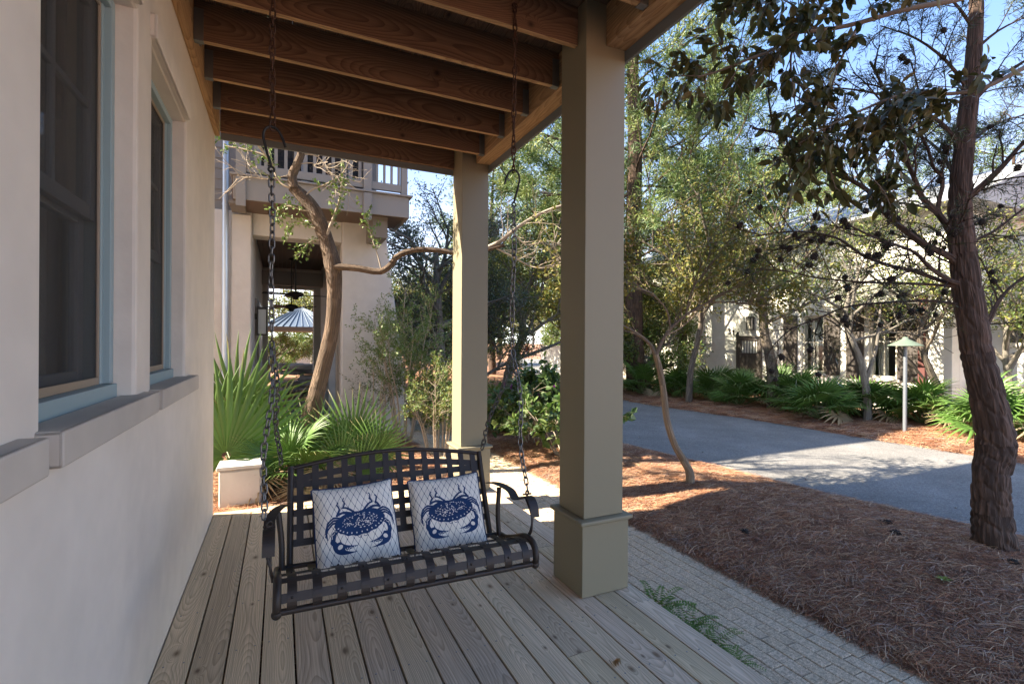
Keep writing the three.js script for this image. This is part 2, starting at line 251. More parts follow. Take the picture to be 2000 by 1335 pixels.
// ---------------------------------------------------------------- porch ceiling: joists, beam, ledger and the boards above
{
  const T = thing('upper_balcony', 'exposed brown timber balcony joists and beam above the porch', 'balcony'); R = RNG(33);
  const ends = [];
  let z = -4.39; const js = []; while (z < 1.1) { js.push(z); z += 0.4625; }
  js.forEach((zz, k) => {
    const col = abs(zz + 2.54) < 0.1;
    part('joist', board(-0.476, col ? 1.612 : 1.7505, 3.275, 3.508, zz - 0.019, zz + 0.019, 'x', rr(0, 1)), [0, 0, 0, 1, 0, 0].map((q) => q ? paleMats[k % 2] : joistMats[(k * 3 + 1) % 4]), T);  // underside face in paler raw wood, lightened to stand in for bounced deck light
    if (zz < 0) for (const s of [-1, 1]) {
      if (col && s > 0) continue;
      const xa = s < 0 ? -0.4755 : 1.70, xb = s < 0 ? -0.425 : 1.7515, g = merge(box(xa, xb, 3.27, 3.2738, zz - 0.0225, zz + 0.0225), box(xa, xb, 3.2739, 3.46, zz + 0.0195, zz + 0.0225), box(xa, xb, 3.2739, 3.46, zz - 0.0225, zz - 0.0195));
      part('joist_hanger', g, M.hanger, T, 'galvanised steel joist hanger');
    }
  });
  part('rim_joist', board(-0.476, 1.613, 3.27, 3.508, -4.897, -4.859, 'x', 0.2), joistMats[2], T);
  part('fascia_board', box(-0.476, 1.897, 3.215, 3.55, -4.919, -4.9), M.fascia, T, 'painted grey fascia board');
  part('fascia_board', box(1.8975, 1.916, 3.201, 3.552, -4.92, 1.25), M.fascia, T, 'painted grey fascia board');
  for (const [a, b] of [[-4.592, -2.72], [-2.432, 1.2]]) for (let p = 0; p < 3; p++) part('beam_ply', board(1.753 + p * 0.0485, 1.753 + p * 0.0485 + 0.047, 3.262 + p * 0.002, 3.508, a, b, 'z', 0.17 * p), p === 0 ? paleMats[0] : paleMats[1], T);
  part('ledger', board(-0.5135, -0.477, 3.222, 3.508, -4.858, 1.15, 'z', 0.4), paleMats[0], T, 'rough sawn tan ledger board bolted to the wall');
  const nut = new THREE.CylinderGeometry(0.014, 0.016, 0.014, 8).rotateZ(PI / 2);
  for (let q = 0; q < 9; q++) part('bolt', nut.clone().translate(-0.471, 3.37 + 0.03 * (q % 2), -4.6 + q * 0.4625), M.bolt, T);
  for (let k = 0; k < 17; k++) part('ceiling_board', board(-0.505 + k * 0.1412, -0.505 + k * 0.1412 + 0.1385, 3.51, 3.546, -4.895, 1.2, 'z', rr(0, 1)), joistMats[k % 4], T);
  for (const zz of [-4.755, -2.575, 0.6]) part('balcony_post', rbox(1.68, 1.82, 3.549, 6.0, zz - 0.07, zz + 0.07), M.column, T);
}
function column(zc, label) {
  const c = thing('porch_column', label, 'column', 'square olive porch columns', V(1.755, 0, zc));
  const h = 0.1405;
  part('shaft', rbox(-h, h, 0.452, 3.5095, -h, h, 0.004), M.column, c);
  part('plinth', rbox(-0.1655, 0.1655, 0.004, 0.418, -0.1655, 0.1655, 0.004), M.column, c);
  part('moulding', merge(rbox(-0.186, 0.186, 0.426, 0.45, -0.186, 0.186, 0.008), rbox(-0.172, 0.172, 0.4185, 0.4255, -0.172, 0.172, 0.003)), M.column, c);
  return c;
}
column(-2.575, 'nearer square olive column with a moulded plinth beside the swing');
column(-4.755, 'farther square olive column at the corner where the deck ends');

// ---------------------------------------------------------------- the hanging bench
const SW = V(-0.0144, 0, -2.167), SWID = 1.159;
function linkGeo() {
  const a = 0.0098, b = 0.0107, pts = []; for (let k = 0; k < 16; k++) { const t = k / 16 * 2 * PI; pts.push(V(a * 1.12 * cos(t), b * Math.sign(sin(t)) * min(1, abs(sin(t)) * 3) * 1 + a * 1.12 * sin(t), 0)); }
  return new THREE.TubeGeometry(new THREE.CatmullRomCurve3(pts, true), 18, 0.0041, 5, true);
}
const LINK = linkGeo(), LP = 0.0345;
function chain(label, a, b, mat, group, sag = 0.006) {
  const c = thing('swing_chain', label, 'chain', group), n = max(2, Math.round(a.distanceTo(b) / LP)), side = V(0.3, 0, 1).normalize();
  const P = (t) => a.clone().lerp(b, t).add(V(sag * sin(t * 7 + a.x * 5), 0, sag * sin(t * 5)).multiplyScalar(4 * t * (1 - t)));
  for (let k = 0; k < n; k++) {
    const p = P((k + 0.5) / n), d = P((k + 1) / n).sub(P(k / n)).normalize(), q = new THREE.Quaternion().setFromUnitVectors(V(0, 1, 0), d), m = part('link', LINK, mat, c);
    m.position.copy(p); m.quaternion.copy(q).multiply(new THREE.Quaternion().setFromAxisAngle(V(0, 1, 0), (k % 2) * PI / 2 + 0.35 + rr(-0.18, 0.18))); m.scale.setScalar(1.02);
  }
  return c;
}
R = RNG(55);
const HK = [[V(-0.042, 2.468, -2.512), 1], [V(1.187, 2.458, -2.512), -1]];
const sides = ['left hand', 'right hand'];
for (const [k, [p, s]] of HK.entries()) {
  const near = k ? 'nearer the columns' : 'nearer the house wall';
  chain('rusty upper chain from the joist to the hook, ' + near, V(p.x, 3.38, p.z), p.clone().add(V(0.004 * s, -0.012, 0)), M.rust, 'swing chains', 0.002);
  const eye = thing('screw_eye', 'small rusty screw eye in the joist face holding the chain ' + near, 'screw eye', 'screw eyes in the joist');
  part('ring', new THREE.TorusGeometry(0.014, 0.0035, 6, 14).translate(p.x, 3.385, p.z), M.rust, eye); part('shank', rod(V(p.x, 3.399, p.z), V(p.x, 3.402, -2.53), 0.0035), M.rust, eye);
  const hk = thing('spring_hook', 'black iron hook hanging on the rusty chain ' + near, 'hook', 'black swing hooks', p);
  part('hook', tube([[0.058, -0.085], [0.045, -0.045], [0.026, -0.012], [0, 0], [-0.024, -0.012], [-0.034, -0.042], [-0.026, -0.09], [-0.012, -0.14], [0.0, -0.185]].map(([x, y]) => V(x * s, y, 0)), [0.0062], 8, 30), M.hook, hk);
  part('ring', new THREE.TorusGeometry(0.012, 0.005, 6, 14).translate(0, -0.195, 0), M.hook, hk);
}
const JUNC = [V(-0.036, 1.50, -2.512), V(1.182, 1.46, -2.512)];
const FA = [V(SW.x - 0.046, 0.705, SW.z - 0.167), V(SW.x + 1.207, 0.668, SW.z - 0.167)], BA = [V(SW.x + 0.02, 0.832, SW.z - 0.645), V(SW.x + 1.135, 0.812, SW.z - 0.645)];
for (const k of [0, 1]) {
  const near = k ? 'nearer the columns' : 'nearer the house wall';
  chain('galvanised chain from the black hook down to the fork ' + near, HK[k][0].clone().add(V(0, -0.205, 0)), JUNC[k], M.chain, 'swing chains', 0.004);
  chain('galvanised chain from the fork to the front armrest ' + near, JUNC[k].clone().add(V(0, -0.015, 0.006)), FA[k].clone().add(V(0, 0.03, 0)), M.chain, 'swing chains', 0.014);
  chain('galvanised chain from the fork to the top of the backrest ' + near, JUNC[k].clone().add(V(0, -0.015, -0.006)), BA[k].clone().add(V(0, 0.02, 0)), M.chain, 'swing chains', 0.012);
}
// flat steel strap following a path; w across, t thick
function ribbon(pts, across, w, t = 0.004, n = 18) {
  const c = new THREE.CatmullRomCurve3(pts, false, 'centripetal'), P = [], I = [], U = []; const m = pts.length === 2 ? 1 : n;
  for (let i = 0; i <= m; i++) { const p = c.getPoint(i / m), tn = c.getTangent(i / m), nn = tn.clone().cross(across).normalize(); for (const [a, b] of [[-1, -1], [1, -1], [1, 1], [-1, 1]]) { const q = p.clone().addScaledVector(across, a * w / 2).addScaledVector(nn, b * t / 2); P.push(q.x, q.y, q.z); U.push(0, 0); } }
  for (let i = 0; i < m; i++) for (let j = 0; j < 4; j++) { const a = i * 4 + j, b = i * 4 + (j + 1) % 4; I.push(a, b, a + 4, b, b + 4, a + 4); }
  I.push(0, 2, 1, 0, 3, 2); const e = m * 4; I.push(e, e + 1, e + 2, e, e + 2, e + 3);
  const g0 = new THREE.BufferGeometry(); g0.setAttribute('position', new THREE.Float32BufferAttribute(P, 3)); g0.setAttribute('uv', new THREE.Float32BufferAttribute(U, 2)); g0.setIndex(I); const g = g0.toNonIndexed(); g.computeVertexNormals(); return g;
}
{
  const S = thing('porch_swing', 'dark bronze metal lattice bench hanging on chains above the deck', 'swing', null, SW); S.rotation.z = -0.014; S.position.y = 0.008;
  const prof = [[0, 0.398], [0.012, 0.425], [0.005, 0.462], [-0.022, 0.49], [-0.065, 0.5], [-0.13, 0.488], [-0.25, 0.438], [-0.36, 0.40], [-0.43, 0.392]].map(([f, y]) => V(0, y, f)), PC = new THREE.CatmullRomCurve3(prof, false, 'centripetal');
  const back = (t) => V(0, lerp(0.40, 0.815, t), lerp(-0.455, -0.65, t)), bdir = back(1).sub(back(0)).normalize(), bn = V(1, 0, 0).cross(bdir).normalize();
  for (const x of [0, SWID]) {
    const o = V(x, 0, 0), sh = (p) => p.clone().add(o);
    part('side_rail', tube(prof.map(sh), [0.0165], 10, 36), M.iron, S);
    part('end_cap', new THREE.SphereGeometry(0.021, 12, 8).translate(x, 0.396, 0.002), M.iron, S);
    const xi = x ? x - 0.055 : 0.055;
    part('back_post', tube([V(xi, 0.385, -0.445), back(0.5).add(V(xi, 0, 0)), back(1).add(V(xi, 0.012, 0))], [0.0155], 10, 12), M.iron, S);
    part('arm_post', tube([V(x ? x - 0.02 : 0.02, 0.40, -0.40), V(x ? x - 0.016 : 0.016, 0.52, -0.43), V(x, 0.655, -0.455)], [0.0135], 10, 12), M.iron, S);
    const q = x ? 1 : -1, xa = x + q * 0.035;
    part('armrest', ribbon([V(x - q * 0.03, 0.665, -0.535), V(x, 0.672, -0.47), V(xa, 0.655, -0.37), V(xa, 0.63, -0.31), V(xa, 0.645, -0.24), V(xa, 0.682, -0.16), V(xa, 0.676, -0.115), V(xa, 0.645, -0.085), V(xa, 0.60, -0.07)], V(1, 0, 0), 0.048, 0.005, 30), M.iron, S);
    part('arm_brace', merge(tube([V(xa - 0.008, 0.672, -0.165), V(xa - 0.006, 0.60, -0.10), V(x + q * 0.022, 0.53, -0.085), V(x + q * 0.018, 0.475, -0.12)], [0.0055], 7, 16), tube([V(xa + 0.008, 0.672, -0.165), V(xa + 0.008, 0.60, -0.115), V(x + q * 0.026, 0.53, -0.10), V(x + q * 0.018, 0.478, -0.13)], [0.0055], 7, 16)), M.iron, S);
    part('shackle', merge(new THREE.TorusGeometry(0.013, 0.0045, 6, 12).rotateY(0.5).translate(xa, 0.70, -0.165), rod(V(xa - 0.024, 0.693, -0.165), V(xa + 0.024, 0.693, -0.165), 0.0045)), M.iron, S);
  }
  part('front_rail', rod(V(0.0, 0.40, 0.0), V(SWID, 0.40, 0.0), 0.0135, 10), M.iron, S);
  part('rear_rail', rod(V(0.02, 0.393, -0.437), V(SWID - 0.02, 0.393, -0.437), 0.012, 10), M.iron, S);
  // seat straps: lengthways under, crossways over, woven by a few millimetres
  const X = V(1, 0, 0), along = [0.115, 0.27, 0.45, 0.635, 0.82];
  along.forEach((t, k) => { const p = PC.getPointAt(t), d = PC.getTangentAt(t), nn = d.clone().cross(X).normalize(); part('seat_strap', ribbon([V(0.016, p.y, p.z).addScaledVector(nn, 0.001), V(SWID - 0.016, p.y, p.z).addScaledVector(nn, 0.001)], d, 0.036, 0.0035), M.iron, S); });
  const nC = 12;
  for (let k = 0; k < nC; k++) {
    const x = 0.055 + k * (SWID - 0.11) / (nC - 1), pts = []; for (let i = 0; i <= 16; i++) { const t = 0.015 + i / 16 * 0.985, p = PC.getPoint(t), d = PC.getTangent(t), nn = d.clone().cross(X).normalize(); pts.push(V(x, p.y, p.z).addScaledVector(nn, -0.0032)); }
    part('seat_slat', ribbon(pts, X, 0.037, 0.0035, 24), M.iron, S);
    for (const t of k % 2 ? [0.27, 0.635] : [0.115, 0.45]) { const p = PC.getPointAt(t), d = PC.getTangentAt(t), nn = d.clone().cross(X).normalize(); part('rivet', new THREE.SphereGeometry(0.0055, 8, 5).translate(x, p.y - nn.y * 0.006, p.z - nn.z * 0.006), M.iron, S); }
  }
  // backrest
  const x0 = 0.055, x1 = SWID - 0.055, arch = (x) => 1 + 0.125 * sin(PI * (x - x0) / (x1 - x0)), bp = (x, t, o) => back(t).addScaledVector(bn, o).setX(x);
  const top = []; for (let k = 0; k <= 14; k++) { const x = lerp(x0, x1, k / 14); top.push(bp(x, arch(x), 0)); }
  part('top_rail', tube(top, [0.0115], 9, 40), M.iron, S);
  const nV = 14;
  for (let k = 0; k < nV; k++) { const x = lerp(x0 + 0.045, x1 - 0.045, k / (nV - 1)); part('back_slat', ribbon([bp(x, 0.185, 0.003), bp(x, arch(x) - 0.005, 0.003)], X, 0.033, 0.0035), M.iron, S); }
  for (const [k, t] of [0.2, 0.355, 0.51, 0.665, 0.82].entries()) part('back_strap', ribbon([bp(x0, t, -0.0015), bp(x1, t, -0.0015)], bdir, 0.034, 0.0035), M.iron, S);
  { const pts = []; for (let k = 0; k <= 12; k++) { const x = lerp(x0, x1, k / 12); pts.push(bp(x, 0.87 + 0.10 * sin(PI * k / 12), -0.0015)); } part('back_strap', ribbon(pts, bdir, 0.034, 0.0035, 24), M.iron, S); }
}

// ---------------------------------------------------------------- the two cushions
function crabTexture(flip) {
  const c = document.createElement('canvas'); c.width = c.height = 1024; const g = c.getContext('2d'); g.fillStyle = '#e9e3d6'; g.fillRect(0, 0, 1024, 1024); const navy = '#143560', net = '#1d2e52';
  const r = RNG(5); for (let k = 0; k < 9000; k++) { g.fillStyle = r() < 0.5 ? 'rgba(255,252,245,0.10)' : 'rgba(120,110,95,0.06)'; g.fillRect(r() * 1024, r() * 1024, 2, 7 * r()); }
  const a = 82, b = 150; g.strokeStyle = net; g.lineWidth = 3.6;
  const wv = (x, y) => 9 * sin(y * 0.013 + x * 0.004);
  for (let k = -16; k < 32; k++) for (const s of [1, -1]) { g.beginPath(); for (let y = -20; y <= 1050; y += 15) { const x = k * a + s * y * a / b; y < 0 ? g.moveTo(x + wv(x, y), y) : g.lineTo(x + wv(x, y), y); } g.stroke(); }
  g.fillStyle = net; for (let i = -1; i < 16; i++) for (let j = -1; j < 16; j++) { const x = i * a + (j % 2 ? a / 2 : 0), y = j * b / 2; g.beginPath(); g.arc(x + wv(x, y), y, 7, 0, 7); g.fill(); }
  g.save(); g.translate(535, 500); g.scale(flip ? -1.22 : 1.22, 1.22); g.rotate(flip ? 0.05 : -0.06);
  g.fillStyle = navy; g.strokeStyle = navy; g.lineCap = 'round'; g.lineJoin = 'round';
  const seg = (pts, w0, w1) => { for (let k = 0; k < pts.length - 1; k++) { g.lineWidth = lerp(w0, w1, k / (pts.length - 1)); g.beginPath(); g.moveTo(...pts[k]); const m = [(pts[k][0] + pts[k + 1][0]) / 2, (pts[k][1] + pts[k + 1][1]) / 2]; g.quadraticCurveTo(m[0] + 5, m[1] - 7, ...pts[k + 1]); g.stroke(); } };
  for (const s of [-1, 1]) {
    seg([[s * 60, -95], [s * 150, -128], [s * 215, -112], [s * 185, -165], [s * 205, -215], [s * 190, -240]], 26, 9);       // swimming legs curling up
    seg([[s * 40, -100], [s * 105, -160], [s * 150, -175], [s * 128, -215], [s * 142, -250], [s * 128, -275]], 20, 8);
    for (let q = 0; q < 3; q++) seg([[s * (170 - q * 8), -70 + q * 18], [s * (250 + q * 6), -96 + q * 26], [s * (312 + q * 2), -58 + q * 30], [s * (338 + q * 3), 10 + q * 26], [s * (330), 55 + q * 20]], 20, 6);
    // claw arm and pincer, turned in below the body
    seg([[s * 215, 20], [s * 268, 62], [s * 285, 130], [s * 255, 190]], 40, 52);
    g.beginPath(); g.moveTo(s * 292, 150); g.bezierCurveTo(s * 300, 250, s * 235, 292, s * 60, 268); g.bezierCurveTo(s * 130, 262, s * 170, 246, s * 186, 226); g.bezierCurveTo(s * 150, 236, s * 110, 228, s * 52, 212); g.bezierCurveTo(s * 120, 205, s * 190, 190, s * 212, 140); g.closePath(); g.fill();
  }
  g.beginPath(); g.moveTo(-255, -8); g.bezierCurveTo(-215, -105, -110, -132, 0, -108); g.bezierCurveTo(110, -132, 215, -105, 255, -8);
  for (let k = 0; k <= 16; k++) { const t = PI * (k / 16), x = 250 * cos(t), y = -8 + 128 * sin(t) * (0.9 + 0.1 * sin(t)); g.lineTo(x + 5 * cos(k * 3), y + (k % 2 ? 9 : -2)); } g.closePath(); g.fill();
  g.fillStyle = '#e4ddd0'; for (let k = 0; k < 120; k++) { const t = r() * 7, q = sqrt(r()), x = 195 * q * cos(t), y = -14 + 72 * q * sin(t); g.save(); g.translate(x, y); g.rotate(r() * 3); g.beginPath(); g.ellipse(0, 0, 3 + 7 * r(), 2 + 3.5 * r(), 0, 0, 7); g.fill(); g.restore(); }
  for (let k = 1; k < 14; k++) { const t = PI * k / 14; g.beginPath(); g.ellipse(224 * cos(t), -6 + 100 * sin(t), 8, 6, t, 0, 7); g.fill(); }
  for (const s of [-1, 1]) { g.beginPath(); g.ellipse(s * 225, 190, 26, 20, 0.6 * s, 0, 7); g.fill(); g.lineWidth = 5; g.strokeStyle = '#e4ddd0'; for (const q of [0, 1, 2]) { g.beginPath(); g.moveTo(s * (235 + q * 22), 40 + q * 8); g.lineTo(s * (262 + q * 12), 30 + q * 34); g.stroke(); } for (let q = 0; q < 6; q++) { g.beginPath(); g.arc(s * (95 + q * 17), 216 + (q % 2) * 5, 4.5, 0, 7); g.fill(); } }
  g.fillStyle = navy; for (const s of [-1, 1]) { g.lineWidth = 5; g.strokeStyle = navy; g.beginPath(); g.arc(s * 28, 128, 16, 0, 3.1); g.stroke(); }
  g.restore();
  const t = new THREE.CanvasTexture(c); t.colorSpace = THREE.SRGBColorSpace; return t;
}
function cushion(label, pos, rx, ry, rz, flip, S = 0.37) {
  const c = thing('throw_pillow', label, 'pillow', 'crab print pillows', pos); c.rotation.set(rx, ry, rz, 'ZYX');
  const n = 30, P = [], U = [], I = [], outline = (a, b) => { const px = a * (1 - 0.055 * (1 - b * b) * pow(abs(a), 4)) * (1 + 0.02 * sin(b * 3 + (flip ? 1 : 2))), py = b * (1 - 0.055 * (1 - a * a) * pow(abs(b), 4)); return [px * S / 2, py * S / 2]; };
  for (const s of [1, -1]) for (let j = 0; j <= n; j++) for (let i = 0; i <= n; i++) {
    const a = i / n * 2 - 1, b = j / n * 2 - 1, [x, y] = outline(a, b), e = pow(max(0, (1 - a * a * a * a) * (1 - b * b * b * b)), 0.55), w = 0.004 * sin(a * 9 + b * 4 + (flip ? 2 : 0)) * (1 - e * 0.3) + 0.003 * sin(b * 13 - a * 5);
    P.push(x, y, s * (0.062 * e + 0.0015 + w * e)); U.push(i / n, j / n);
    if (i < n && j < n) { const o = (s > 0 ? 0 : (n + 1) * (n + 1)) + j * (n + 1) + i; s > 0 ? I.push(o, o + 1, o + n + 1, o + 1, o + n + 2, o + n + 1) : I.push(o, o + n + 1, o + 1, o + 1, o + n + 1, o + n + 2); }
  }
  const g = new THREE.BufferGeometry(); g.setAttribute('position', new THREE.Float32BufferAttribute(P, 3)); g.setAttribute('uv', new THREE.Float32BufferAttribute(U, 2)); g.setIndex(I); g.computeVertexNormals();
  const weave = fbm(700, 64, 2), wt = rep(tex(256, 256, (u, v) => weave(u, v), false), 6);
  part('cover', g, std({ map: crabTexture(flip), roughness: 0.93, bumpMap: wt, bumpScale: 0.0008 }), c);
  const ring = []; for (let k = 0; k < 48; k++) { const t = k / 48 * 4, s = floor(t), f = (t - s) * 2 - 1, [a, b] = [[f, -1], [1, f], [-f, 1], [-1, -f]][s]; const [x, y] = outline(a, b); ring.push(V(x * 1.006, y * 1.006, 0)); }
  part('piping', new THREE.TubeGeometry(new THREE.CatmullRomCurve3(ring, true), 120, 0.0042, 6, true), std({ color: C(0.012, 0.03, 0.085), roughness: 0.85 }), c);
  return c;
}
cushion('crab print throw pillow leaning on the swing back nearer the house wall', V(SW.x + 0.365, 0.566, SW.z - 0.405), -0.47, 0.06, 0.02, false, 0.405);
cushion('smaller looking crab print throw pillow on the swing end nearer the columns', V(SW.x + 0.84, 0.560, SW.z - 0.40), -0.50, -0.10, 0.045, true, 0.395);

// ---------------------------------------------------------------- ground, road and paved path
const lineAt = (T, z) => { for (let k = 0; k < T.length - 1; k++) if (z <= T[k][0] && z >= T[k + 1][0]) return lerp(T[k][1], T[k + 1][1], (T[k][0] - z) / (T[k][0] - T[k + 1][0])); return z > T[0][0] ? T[0][1] : T[T.length - 1][1]; };
const RN = [[12, 6.6], [3, 6.5], [0, 6.15], [-1.93, 5.72], [-2.8, 5.52], [-3.46, 5.36], [-4.76, 5.24], [-6.37, 5.0], [-9, 4.9], [-12, 5.6], [-15, 7.0], [-20, 9.4], [-26, 12.6], [-44, 21.4], [-63, 30.6], [-110, 53]], RF = [[12, 9.6], [-3.2, 9.46], [-6, 9.4], [-7.8, 9.36], [-9.8, 9.05], [-11.1, 9.0], [-14, 9.4], [-20, 12.0], [-26, 15.4], [-44, 24.6], [-63, 34.2], [-110, 58]];
const PX0 = 1.90, PX1 = 3.0;
const hillN = fbm(401, 8, 4);
const sdRoad = (x, z) => { const a = lineAt(RN, z), b = lineAt(RF, z); return max(a - x, x - b) * 0.95; }, sdPath = (x, z) => z < -13 ? 9 : max(PX0 - x, x - PX1);
function gh(x, z) {
  if (abs(x) > 80 || abs(z) > 130) return GY - 0.05;
  const m = min(sdRoad(x, z), sdPath(x, z)), n = hillN(((x / 9) % 1 + 1) % 1, ((z / 9) % 1 + 1) % 1) - 0.5, k = x < 1.9 && z > -4.95 ? 0 : 1;
  return m < 0 ? GY - 0.07 * sstep(0, -0.12, m) + 0.006 * sstep(-0.06, 0, m) : GY + 0.006 + k * (0.06 * sstep(0, 1.1, m) + 0.07 * n * sstep(0, 0.6, m) + 0.018 * sstep(0, 0.05, m));
}
const strokes = (bg, cols, n, L, w, seed) => { const c = document.createElement('canvas'); c.width = c.height = 1024; const g = c.getContext('2d'), r = RNG(seed); g.fillStyle = bg; g.fillRect(0, 0, 1024, 1024); for (let k = 0; k < n; k++) { g.strokeStyle = cols[floor(r() * cols.length)]; g.lineWidth = w * (0.5 + r()); const x = r() * 1024, y = r() * 1024, a = r() * 7, l = L * (0.4 + r()), b = (r() - 0.5) * 0.9; for (const [ox, oy] of [[0, 0], [1024, 0], [-1024, 0], [0, 1024], [0, -1024]]) { g.beginPath(); g.moveTo(x + ox, y + oy); g.quadraticCurveTo(x + ox + cos(a) * l / 2, y + oy + sin(a) * l / 2, x + ox + cos(a + b) * l, y + oy + sin(a + b) * l); g.stroke(); } } const t = new THREE.CanvasTexture(c); t.wrapS = t.wrapT = THREE.RepeatWrapping; t.colorSpace = THREE.SRGBColorSpace; return t; };
const STRAW = ['#8c5b3e', '#9f6c4c', '#754a33', '#62402e', '#ad815d', '#90684f', '#b8946f', '#6e4a37', '#957057'];
M.mulch = std({ map: rep(strokes('#6b4430', STRAW, 15000, 60, 3, 12), 0.62), roughness: 0.97 });
const asN = fbm(501, 128, 3), asB = fbm(502, 4, 4), asV = lattice(503, 512);
M.asphalt = std({ map: rep(tex(1024, 1024, (u, v) => { const k = 0.46 + 0.20 * (asN(u, v) - 0.5) + 0.12 * (asB(u, v) - 0.5) + 0.22 * (asV(u * 512, v * 512) - 0.5); return [k, k * 0.985, k * 0.955]; }), 0.55), bumpMap: rep(tex(512, 512, (u, v) => asN(u, v) * 0.5 + 0.5 * asV(u * 512, v * 512), false), 1.1), bumpScale: 0.004, roughness: 0.93 });
const pvN = fbm(601, 48, 3), pvV = lattice(603, 256);
const paverMap = (t) => tex(512, 512, (u, v) => { const q = pvV(u * 256, v * 256), k = 0.74 + 0.30 * (pvN(u, v) - 0.5) + (q > 0.76 ? -0.26 : q < 0.24 ? 0.17 : 0); return [k * t[0], k * t[1], k * t[2]]; });
const pvB = tex(512, 512, (u, v) => pvN(u, v) * 0.6 + 0.4 * pvV(u * 256, v * 256), false);
M.paver = [[1.04, 0.92, 0.765], [1.02, 0.90, 0.745], [1.05, 0.93, 0.78]].map((t) => std({ map: rep(paverMap(t), 1.9), bumpMap: rep(pvB, 1.9), bumpScale: 0.003, roughness: 0.95 }));
M.sand = std({ color: C(0.16, 0.13, 0.10), roughness: 1 });
{
  const ax = (a, b, s, far) => { const L = []; for (let k = 26; k > 0; k--) L.push(a - far * pow(k / 26, 3)); for (let x = a; x < b; x += s) L.push(x); for (let k = 0; k <= 26; k++) L.push(b + far * pow(k / 26, 3)); return L; };
  const xs = ax(-3, 15, 0.1, 420), zs = ax(-17, 2, 0.1, 420), P = [], U = [], I = [], w = xs.length;
  for (const z of zs) for (const x of xs) { P.push(x, gh(x, z), z); U.push(x, z); }
  for (let j = 0; j < zs.length - 1; j++) for (let i = 0; i < w - 1; i++) { const o = j * w + i; I.push(o, o + w, o + 1, o + 1, o + w, o + w + 1); }
  const g = new THREE.BufferGeometry(); g.setAttribute('position', new THREE.Float32BufferAttribute(P, 3)); g.setAttribute('uv', new THREE.Float32BufferAttribute(U, 2)); g.setIndex(I); g.computeVertexNormals();
  struct('ground', g, M.mulch, 'brown pine straw mulch covering the planting beds', 'ground');
  const rz = []; for (let z = 12; z > -12; z -= 0.4) rz.push(z); for (let z = -12; z >= -108; z -= 1.5) rz.push(z);
  const rp = [], ru = [], ri = []; rz.forEach((z, j) => { const a = lineAt(RN, z) - 0.04 + 0.05 * sin(z * 3.1) * sin(z * 1.3), b = lineAt(RF, z) + 0.04; for (let i = 0; i <= 6; i++) { const x = lerp(a, b, i / 6); rp.push(x, GY + 0.012 * sin(PI * i / 6), z); ru.push(x, z); if (i < 6 && j < rz.length - 1) { const o = j * 7 + i; ri.push(o, o + 1, o + 7, o + 1, o + 8, o + 7); } } });
  const q = new THREE.BufferGeometry(); q.setAttribute('position', new THREE.Float32BufferAttribute(rp, 3)); q.setAttribute('uv', new THREE.Float32BufferAttribute(ru, 2)); q.setIndex(ri); q.computeVertexNormals();
  struct('road', q, M.asphalt, 'grey asphalt lane curving past the houses', 'road');
  // pavers: eight running courses and a header course against the mulch
  const path = struct('path', box(PX0, PX1, GY - 0.06, GY - 0.014, -13, 4), M.sand, 'paved walk of small exposed aggregate pavers', 'path'); R = RNG(64);
  const chamfer = (w, d) => { const c = 0.004, h = 0.05, P = [], add = (...q) => P.push(...q); const a = w / 2 - 0.0014, b = d / 2 - 0.0014, T = [[-a + c, -b + c], [a - c, -b + c], [a - c, b - c], [-a + c, b - c]], B = [[-a, -b], [a, -b], [a, b], [-a, b]]; const q4 = (p, q, r, s) => add(...p, ...r, ...q, ...p, ...s, ...r); q4(...T.map(([x, z]) => [x, 0, z])); for (let k = 0; k < 4; k++) { const l = (k + 1) % 4; q4([B[k][0], -c, B[k][1]], [B[l][0], -c, B[l][1]], [T[l][0], 0, T[l][1]], [T[k][0], 0, T[k][1]]); q4([B[k][0], -h, B[k][1]], [B[l][0], -h, B[l][1]], [B[l][0], -c, B[l][1]], [B[k][0], -c, B[k][1]]); } const g = new THREE.BufferGeometry(); g.setAttribute('position', new THREE.Float32BufferAttribute(P, 3)); g.computeVertexNormals(); return g; };
  const variants = (w, d) => [0, 1, 2, 3].map((k) => metreUV(chamfer(w, d), 1, k * 0.27, k * 0.41)), A = variants(0.0825, 0.2), Hh = variants(0.2, 0.1), list = [];
  for (let row = 0; row < 11; row++) for (let k = 0; k < 92; k++) list.push([PX1 - 0.2075 - 0.0415 - row * 0.083, 0.9 - k * 0.2015 - (row % 2) * 0.1, A]);
  for (let k = 0; k < 178; k++) list.push([PX1 - 0.105, 1.2 - k * 0.1015, Hh]);
  const far = new MB(), vis = list.filter(([x, z]) => x > 1.99 && z > -12.9).sort((p, q) => q[1] - p[1]).filter(([x, z]) => z < 1.5), inView = ([x, z]) => z < -0.95 - (3 - x) * 0.15; let n = 0;
  for (const e of vis) {
    const [x, z, G] = e, g = G[floor(R() * 4)], y = GY + rr(-0.0025, 0.0025), m4 = new THREE.Matrix4().compose(V(x + rr(-0.001, 0.001), y, z), new THREE.Quaternion().setFromEuler(new THREE.Euler(rr(-0.008, 0.008), rr(-0.008, 0.008), rr(-0.008, 0.008))), V(1, 1, 1));
    if (inView(e) && n < 298) { n++; const m = part('paver', g, M.paver[floor(R() * 3)], path); m.applyMatrix4(m4); } else far.add(g, m4);
  }
  tag(part('paver_field', far.geo, M.paver[0], path), 'smaller looking pavers farther along the walk', null, null, 'stuff');
}
